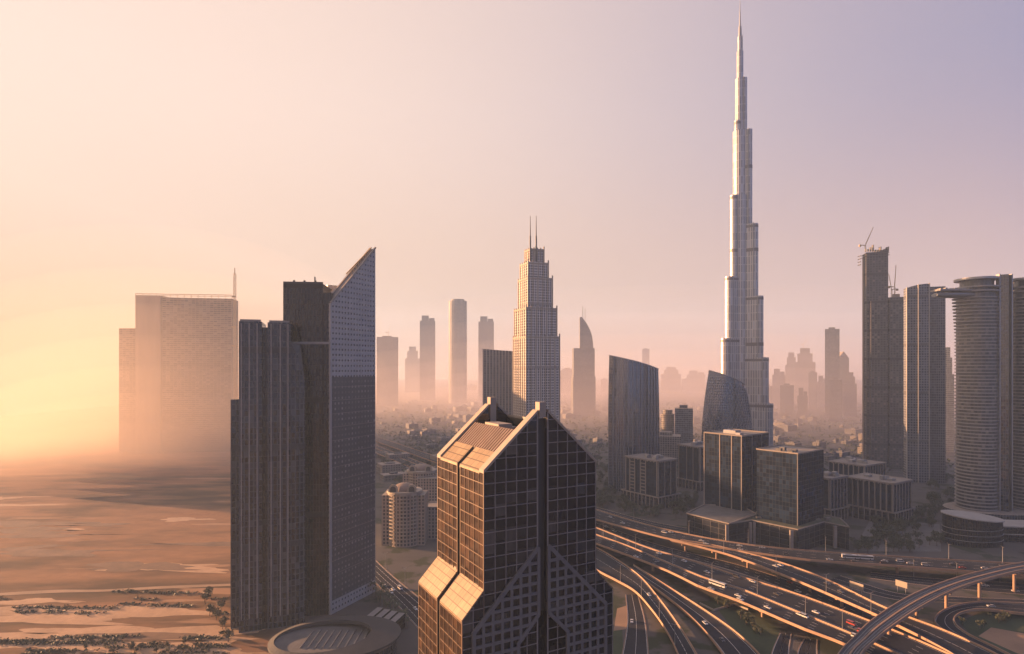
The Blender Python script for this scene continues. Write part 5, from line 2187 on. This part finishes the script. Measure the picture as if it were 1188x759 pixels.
def bus(label, key, px, lane, L=12.0):
    p_, a = on_road(key, find(key, px, lane), lane)
    t = thing('bus', label, 'bus', (0, 0, 0), 'vehicles on the roads')
    q = MB()
    q.az([(-L / 2, .35), (L / 2, .35), (L / 2 + .1, 1.4), (L / 2 - .1, 3.1), (-L / 2, 3.1)], -1.25, 1.25)
    q.build('body', CARP['white'], t)
    q = MB()
    q.az([(-L / 2 + .2, 1.45), (L / 2 - .2, 1.45), (L / 2 - .3, 2.5), (-L / 2 + .2, 2.5)], -1.27, 1.27)
    q.az([(L / 2 - .4, 1.3), (L / 2 + .12, 1.45), (L / 2 - .02, 2.7), (L / 2 - .4, 2.7)], -1.1, 1.1)
    q.build('window_band', M['car_glass'], t)
    for sx in (-.32, .3):
        for sy in (-1, 1):
            q = MB()
            q.M = Matrix.Translation((sx * L, sy * 1.12, .48)) @ Matrix.Rotation(R(90), 4, 'X')
            q.cyl(0, 0, .48, -.15, .15, 14)
            q.build('wheel', M['rubber'], t)
    q = MB()
    q.box(-L * .3, L * .1, -.8, .8, 3.1, 3.35)
    q.build('roof_unit', M['grey_metal'], t)
    t.location = p_
    t.rotation_euler = (0, 0, a)


bus('long white bus on the near carriageway in the middle of the straight highway', 'main_near', 832, .3, 13)
bus('white bus first in line on the level carriageway left of the rail bridge', 'up', 988, .45, 12)
bus('white bus directly behind another on the level carriageway', 'up', 1001, .45, 12)

# big lit sign boards beside the lower road
for (px, py, w, rot, lab) in ((994, 690, 10, -.55, 'tilted orange lit road sign board between slip road and level carriageway'),
                              (1046, 688, 8, -.5, 'upright orange lit road sign board left of the rail bridge')):
    p_ = gp(px, py, 0)
    t = thing('road_sign', lab, 'sign', p_)
    q = MB(Matrix.Translation(p_) @ Matrix.Rotation(-1.0 + rot * .1, 4, 'Z'))
    for s in (-w * .35, w * .35):
        q.cyl(s, 0, .22, 0, 6.5, 8)
    q.build('posts', M['grey_metal'], t)
    q = MB(Matrix.Translation(p_) @ Matrix.Rotation(-1.0 + rot * .1, 4, 'Z'))
    q.box(-w / 2, w / 2, -.45, -.23, 4.4, 8.6)
    q.build('board', M['cream'], t)
    q = MB(Matrix.Translation(p_) @ Matrix.Rotation(-1.0 + rot * .1, 4, 'Z'))
    for z in (4.3, 6.4, 8.5):
        q.box(-w / 2 - .1, w / 2 + .1, -.22, -.05, z, z + .2)
    q.build('board_frame', M['grey_metal'], t)

# ------------------------------------------------------------------ street lamps
lamp0 = None


def lamp(p_, a, label, group):
    global lamp0
    if lamp0 is None:
        lamp0 = thing('street_lamp', label, 'street lamp', (0, 0, 0), group)
        q = MB()
        q.cyl(0, 0, .22, 0, 13, 8, .11)
        q.build('pole', M['grey_metal'], lamp0)
        for s in (-1, 1):
            q = MB()
            q.bar((0, 0, 12.7), (0, s * 2.4, 13.4), .13)
            ar = q.build('arm', M['grey_metal'], lamp0)
            q = MB()
            q.box(-.2, .2, s * 2.3 - .55, s * 2.3 + .55, 13.3, 13.5)
            q.build('lamp_head', M['dark_metal'], ar)
        lamp0.location = p_
        lamp0.rotation_euler = (0, 0, a)
    else:
        copy_thing(lamp0, p_, a, 1, label, group)


for key, lane, px_list, lab in (('main_near', .015, (700, 737, 780, 828, 880, 936, 975), 'double armed lamp post on the central line of the straight highway'),
                                ('up', .015, (735, 800, 870, 955, 1030, 1100, 1165), 'double armed lamp post along the far kerb of the farthest carriageway'),
                                ('branch', .985, (840, 900, 958, 1010), 'double armed lamp post along the near kerb of the slip road'),
                                ('curve', .98, (720, 744, 765, 783), 'double armed lamp post along the curved ramp'),
                                ('side_road', .02, (1060, 1110, 1160), 'double armed lamp post beside the ground level road'),
                                ('street', -.06, (448, 470, 490), 'double armed lamp post beside the street behind the slant roofed tower')):
    for px in px_list:
        p_, a = on_road(key, find(key, px, lane), lane)
        lamp(p_, a, lab, lab.replace('double armed lamp post', 'lamp posts'))

# ------------------------------------------------------------------ trees
def leaf_mat(n, c):
    m, nt, p = new_mat(n)
    geo = nd(nt, 'ShaderNodeNewGeometry')
    wn_ = nd(nt, 'ShaderNodeTexNoise')
    wn_.inputs['Scale'].default_value = .8
    nt.links.new(geo.outputs['Position'], wn_.inputs['Vector'])
    f = mth(nt, 'MULTIPLY_ADD', wn_.outputs[0], 2.0, -.5)
    nt.links.new(mixc(nt, f, tuple(x * .6 for x in c), tuple(x * 1.5 for x in c)), p.inputs['Base Color'])
    p.inputs['Roughness'].default_value = .7
    return m


M['leaf'] = leaf_mat('leaf', (.050, .060, .028))
M['leaf_dry'] = leaf_mat('leaf_dry', (.075, .065, .032))
M['bark'] = mat('bark', (.12, .085, .06), .9)


def make_tree(seed, h, rad, m, label, group):
    rnd = random.Random(seed)
    t = thing('tree', label, 'tree', (0, 0, 0), group)
    q = MB()
    q.cyl(0, 0, .28, -.3, h * .5, 7, .16)
    for k in range(5):
        a = rnd.uniform(0, 6.28)
        q.bar((0, 0, h * .35 + k * .3), (rad * .6 * math.cos(a), rad * .6 * math.sin(a), h * .68), .14)
    q.build('trunk', M['bark'], t)
    q = MB()
    lobes = [(rnd.uniform(-.55, .55) * rad, rnd.uniform(-.55, .55) * rad, h * rnd.uniform(.5, .85), rad * rnd.uniform(.35, .6)) for _ in range(7)]
    for (lx, ly, lz, lr) in lobes:
        for _ in range(46):
            u = Vector((rnd.gauss(0, 1), rnd.gauss(0, 1), rnd.gauss(0, .8))).normalized() * lr * rnd.uniform(.55, 1.08)
            c = Vector((lx, ly, lz)) + u
            n1 = Vector((rnd.gauss(0, 1), rnd.gauss(0, 1), rnd.gauss(0, 1))).normalized()
            n2 = n1.cross(Vector((rnd.gauss(0, 1), rnd.gauss(0, 1), 1))).normalized()
            s = rnd.uniform(.35, .75)
            q.face([c - n1 * s, c + n2 * s * .6, c + n1 * s, c - n2 * s * .6])
    q.build('crown', m, t)
    return t


def make_palm(label, group):
    t = thing('palm_tree', label, 'palm tree', (0, 0, 0), group)
    q = MB()
    q.cyl(0, 0, .32, -.3, 8.5, 8, .2)
    q.build('trunk', M['bark'], t)
    q = MB()
    rnd = random.Random(3)
    for k in range(20):
        a = 2 * math.pi * k / 20 + rnd.uniform(-.1, .1)
        el = rnd.uniform(-.2, 1.0)
        prev = Vector((0, 0, 8.4))
        d = Vector((math.cos(a) * math.cos(el), math.sin(a) * math.cos(el), math.sin(el)))
        sd = Vector((-math.sin(a), math.cos(a), 0))
        for j in range(4):
            nx = prev + d * .95
            w0, w1 = (.22, .5)[j > 0], (.5, .42, .3, .05)[j]
            q.face([prev - sd * w0, prev + sd * w0, nx + sd * w1, nx - sd * w1])
            d = (d + Vector((0, 0, -.38))).normalized()
            prev = nx
    q.build('crown', M['leaf'], t)
    return t


TL = {}


def tree_at(x, y, key, label, group, s):
    kind = random.randrange(3)
    k = (kind, key)
    if k not in TL:
        TL[k] = make_tree(11 + kind + 7 * len(TL), (7.5, 9, 6.5)[kind], (3.6, 3.4, 4.0)[kind], M['leaf' if key != 'dry' else 'leaf_dry'], label, group)
        o = TL[k]
        o.location = (x, y, 0)
        o.scale = (s, s, s)
    else:
        copy_thing(TL[k], (x, y, 0), random.uniform(0, 6.28), s, label, group)


def scatter(n, quad, label, group, key='leaf', s0=.8, s1=1.3):
    A = [gp(*p_) for p_ in quad]
    for _ in range(n):
        u, v = random.random(), random.random()
        p_ = along(along(A[0], A[1], u), along(A[3], A[2], u), v)
        tree_at(p_.x, p_.y, key, label, group, random.uniform(s0, s1))


scatter(44, [(693, 578), (770, 596), (760, 603), (690, 588)], 'dark bushy tree in the belt below the window ladder block', 'trees below the window ladder block', s0=.9, s1=1.5)
scatter(30, [(690, 540), (710, 548), (714, 578), (692, 578)], 'dark bushy tree between the gabled tower and the first curved tower', 'trees left of the first curved tower', s0=.9, s1=1.5)
scatter(24, [(770, 588), (812, 580), (808, 592), (780, 604)], 'dark tree in the gap before the pale striped block', 'trees before the pale striped block', s0=.9, s1=1.4)
scatter(62, [(1008, 606), (1092, 588), (1098, 608), (1014, 632)], 'dark tree in the garden before the wide pillared block', 'trees before the wide pillared block', s0=.9, s1=1.5)
scatter(40, [(988, 630), (1092, 620), (1094, 640), (990, 643)], 'dark tree in the garden strip above the level carriageway', 'trees above the level carriageway', s0=.8, s1=1.3)
scatter(24, [(1078, 556), (1108, 556), (1108, 588), (1080, 592)], 'dark tree between the wide pillared block and the banded tower', 'trees left of the banded tower', s0=1, s1=1.6)
scatter(12, [(826, 696), (868, 716), (890, 745), (862, 722)], 'bush like tree on the lawn inside the curved ramps', 'trees on the lawn inside the ramps', s0=.45, s1=.8)
scatter(10, [(1112, 724), (1160, 712), (1188, 722), (1125, 732)], 'small tree on the loop ramp island', 'trees on the loop island', s0=.45, s1=.8)
scatter(36, [(0, 754), (215, 748), (262, 752), (0, 775)], 'dry scrub tree on the desert edge at the lower left', 'scrub trees on the desert edge', 'dry', .25, .55)
scatter(12, [(235, 690), (268, 690), (270, 745), (250, 745)], 'dry dusty tree at the foot of the strip window tower', 'dusty trees by the strip window tower', 'dry', .6, 1.1)
scatter(60, [(440, 528), (505, 560), (500, 600), (492, 640)], 'dusty tree among the apartment houses', 'trees among the apartment houses', 'leaf', .9, 1.5)
palm0 = None
for i in range(20):
    u = i / 10 % 1
    p_ = along(gp(437, 690), gp(470, 735), u) + Vector((3.5 if i >= 10 else -2.5, random.uniform(-1, 1), 0))
    lab, gr = 'small palm in the double row along the street behind the slant roofed tower', 'palms along the street'
    if palm0 is None:
        palm0 = make_palm(lab, gr)
        palm0.location = p_
    else:
        copy_thing(palm0, p_, random.uniform(0, 6.28), random.uniform(.7, 1.0), lab, gr)

# ------------------------------------------------------------------ low town in the haze
M['town_a'] = facade('town_a', (.06, .055, .05), (.20, .175, .155), 4.0, 3.4, .5, .45, .3, .8, 1.5, .4, 0)
M['town_b'] = facade('town_b', (.05, .05, .05), (.12, .115, .112), 5.0, 3.6, .35, .35, .3, .8, 1.5, .4, 0)
town = {'left': ('low pale building in the hazy town between the left towers and the gabled tower', 'low buildings of the hazy town on the left'),
        'mid': ('low building in the hazy town between the gabled tower and the curved glass towers', 'low buildings of the hazy town in the middle'),
        'right': ('low building in the hazy town right of the supertall tower', 'low buildings of the hazy town on the right')}


def low_building(px, D, w, d, h, key):
    x = at(px, D).x
    lab, gr = town[key]
    t = thing('low_building', lab, 'building', (x, D, 0), gr)
    a = random.choice((.5, .5, .52, -1.05))
    c, s = math.cos(a), math.sin(a)
    rect = lambda k: [(x + (i * c - j * s) * k, D + (i * s + j * c) * k) for (i, j) in ((-w / 2, -d / 2), (w / 2, -d / 2), (w / 2, d / 2), (-w / 2, d / 2))]
    q = MB()
    q.prism(rect(1), 0, h, 0, 1)
    q.build('body', [M[random.choice(('town_a', 'town_b'))], M['roof']], t)
    q = MB()
    q.prism(rect(random.uniform(.3, .5)), h, h + random.uniform(1.5, 3), 0, 1)
    q.build('roof_box', [M['town_b'], M['roof_dark']], t)


def scatter_town(n, px0, px1, y0, y1, key):
    for _ in range(n):
        py = y0 + (y1 - y0) * random.random() ** 1.3
        D = H * F / (py - HZ)
        k = random.choice((.6, .8, 1, 1.5))
        low_building(random.uniform(px0, px1), D, random.uniform(14, 30) * k, random.uniform(11, 22) * k, random.uniform(4, 12) * (k + .2), key)


scatter_town(75, 440, 600, 466, 545, 'left')
scatter_town(70, 652, 830, 466, 540, 'mid')
scatter_town(85, 884, 1050, 468, 545, 'right')
scatter_town(8, 440, 505, 545, 560, 'left')
# low scrub in broken rows over the sand
q = MB()
rnd = random.Random(9)
for row in range(34):
    py = rnd.choice((rnd.uniform(686, 716), rnd.uniform(738, 762), rnd.uniform(742, 762)))
    px0 = rnd.uniform(-20, 250)
    for k in range(rnd.randrange(10, 46)):
        px = px0 + k * rnd.uniform(1.2, 2.2)
        if px > 268:
            break
        p_ = gp(px, py + rnd.gauss(0, .8))
        for j in range(7):
            c = p_ + Vector((rnd.gauss(0, .8), rnd.gauss(0, .8), rnd.uniform(.1, .9)))
            n1 = Vector((rnd.gauss(0, 1), rnd.gauss(0, 1), rnd.gauss(0, .5))).normalized() * rnd.uniform(.4, .9)
            n2 = n1.cross(Vector((rnd.gauss(0, 1), rnd.gauss(0, 1), 1))).normalized() * rnd.uniform(.3, .7)
            q.face([c - n1, c - n2, c + n1, c + n2])
o = q.build('scrub', M['leaf_dry'])
o['kind'] = 'stuff'
# planting among the far houses: a mass of crowns nobody could count
q = MB()
rnd = random.Random(5)
for _ in range(3000):
    px, py = rnd.choice(((438, 600), (652, 835), (835, 1105))), 466 + 84 * rnd.random() ** 1.1
    p_ = gp(rnd.uniform(*px), py)
    h = rnd.uniform(5, 10)
    for k in range(5):
        c = p_ + Vector((rnd.gauss(0, 2.5), rnd.gauss(0, 2.5), h * rnd.uniform(.3, .9)))
        n1 = Vector((rnd.gauss(0, 1), rnd.gauss(0, .6), rnd.gauss(0, .6))).normalized() * rnd.uniform(1.6, 3)
        n2 = Vector((rnd.gauss(0, .4), rnd.gauss(0, .6), 1)).normalized() * rnd.uniform(1.4, 2.6)
        q.face([c - n1, c - n2, c + n1, c + n2])
o = q.build('distant_foliage', M['leaf'])
o['kind'] = 'stuff'
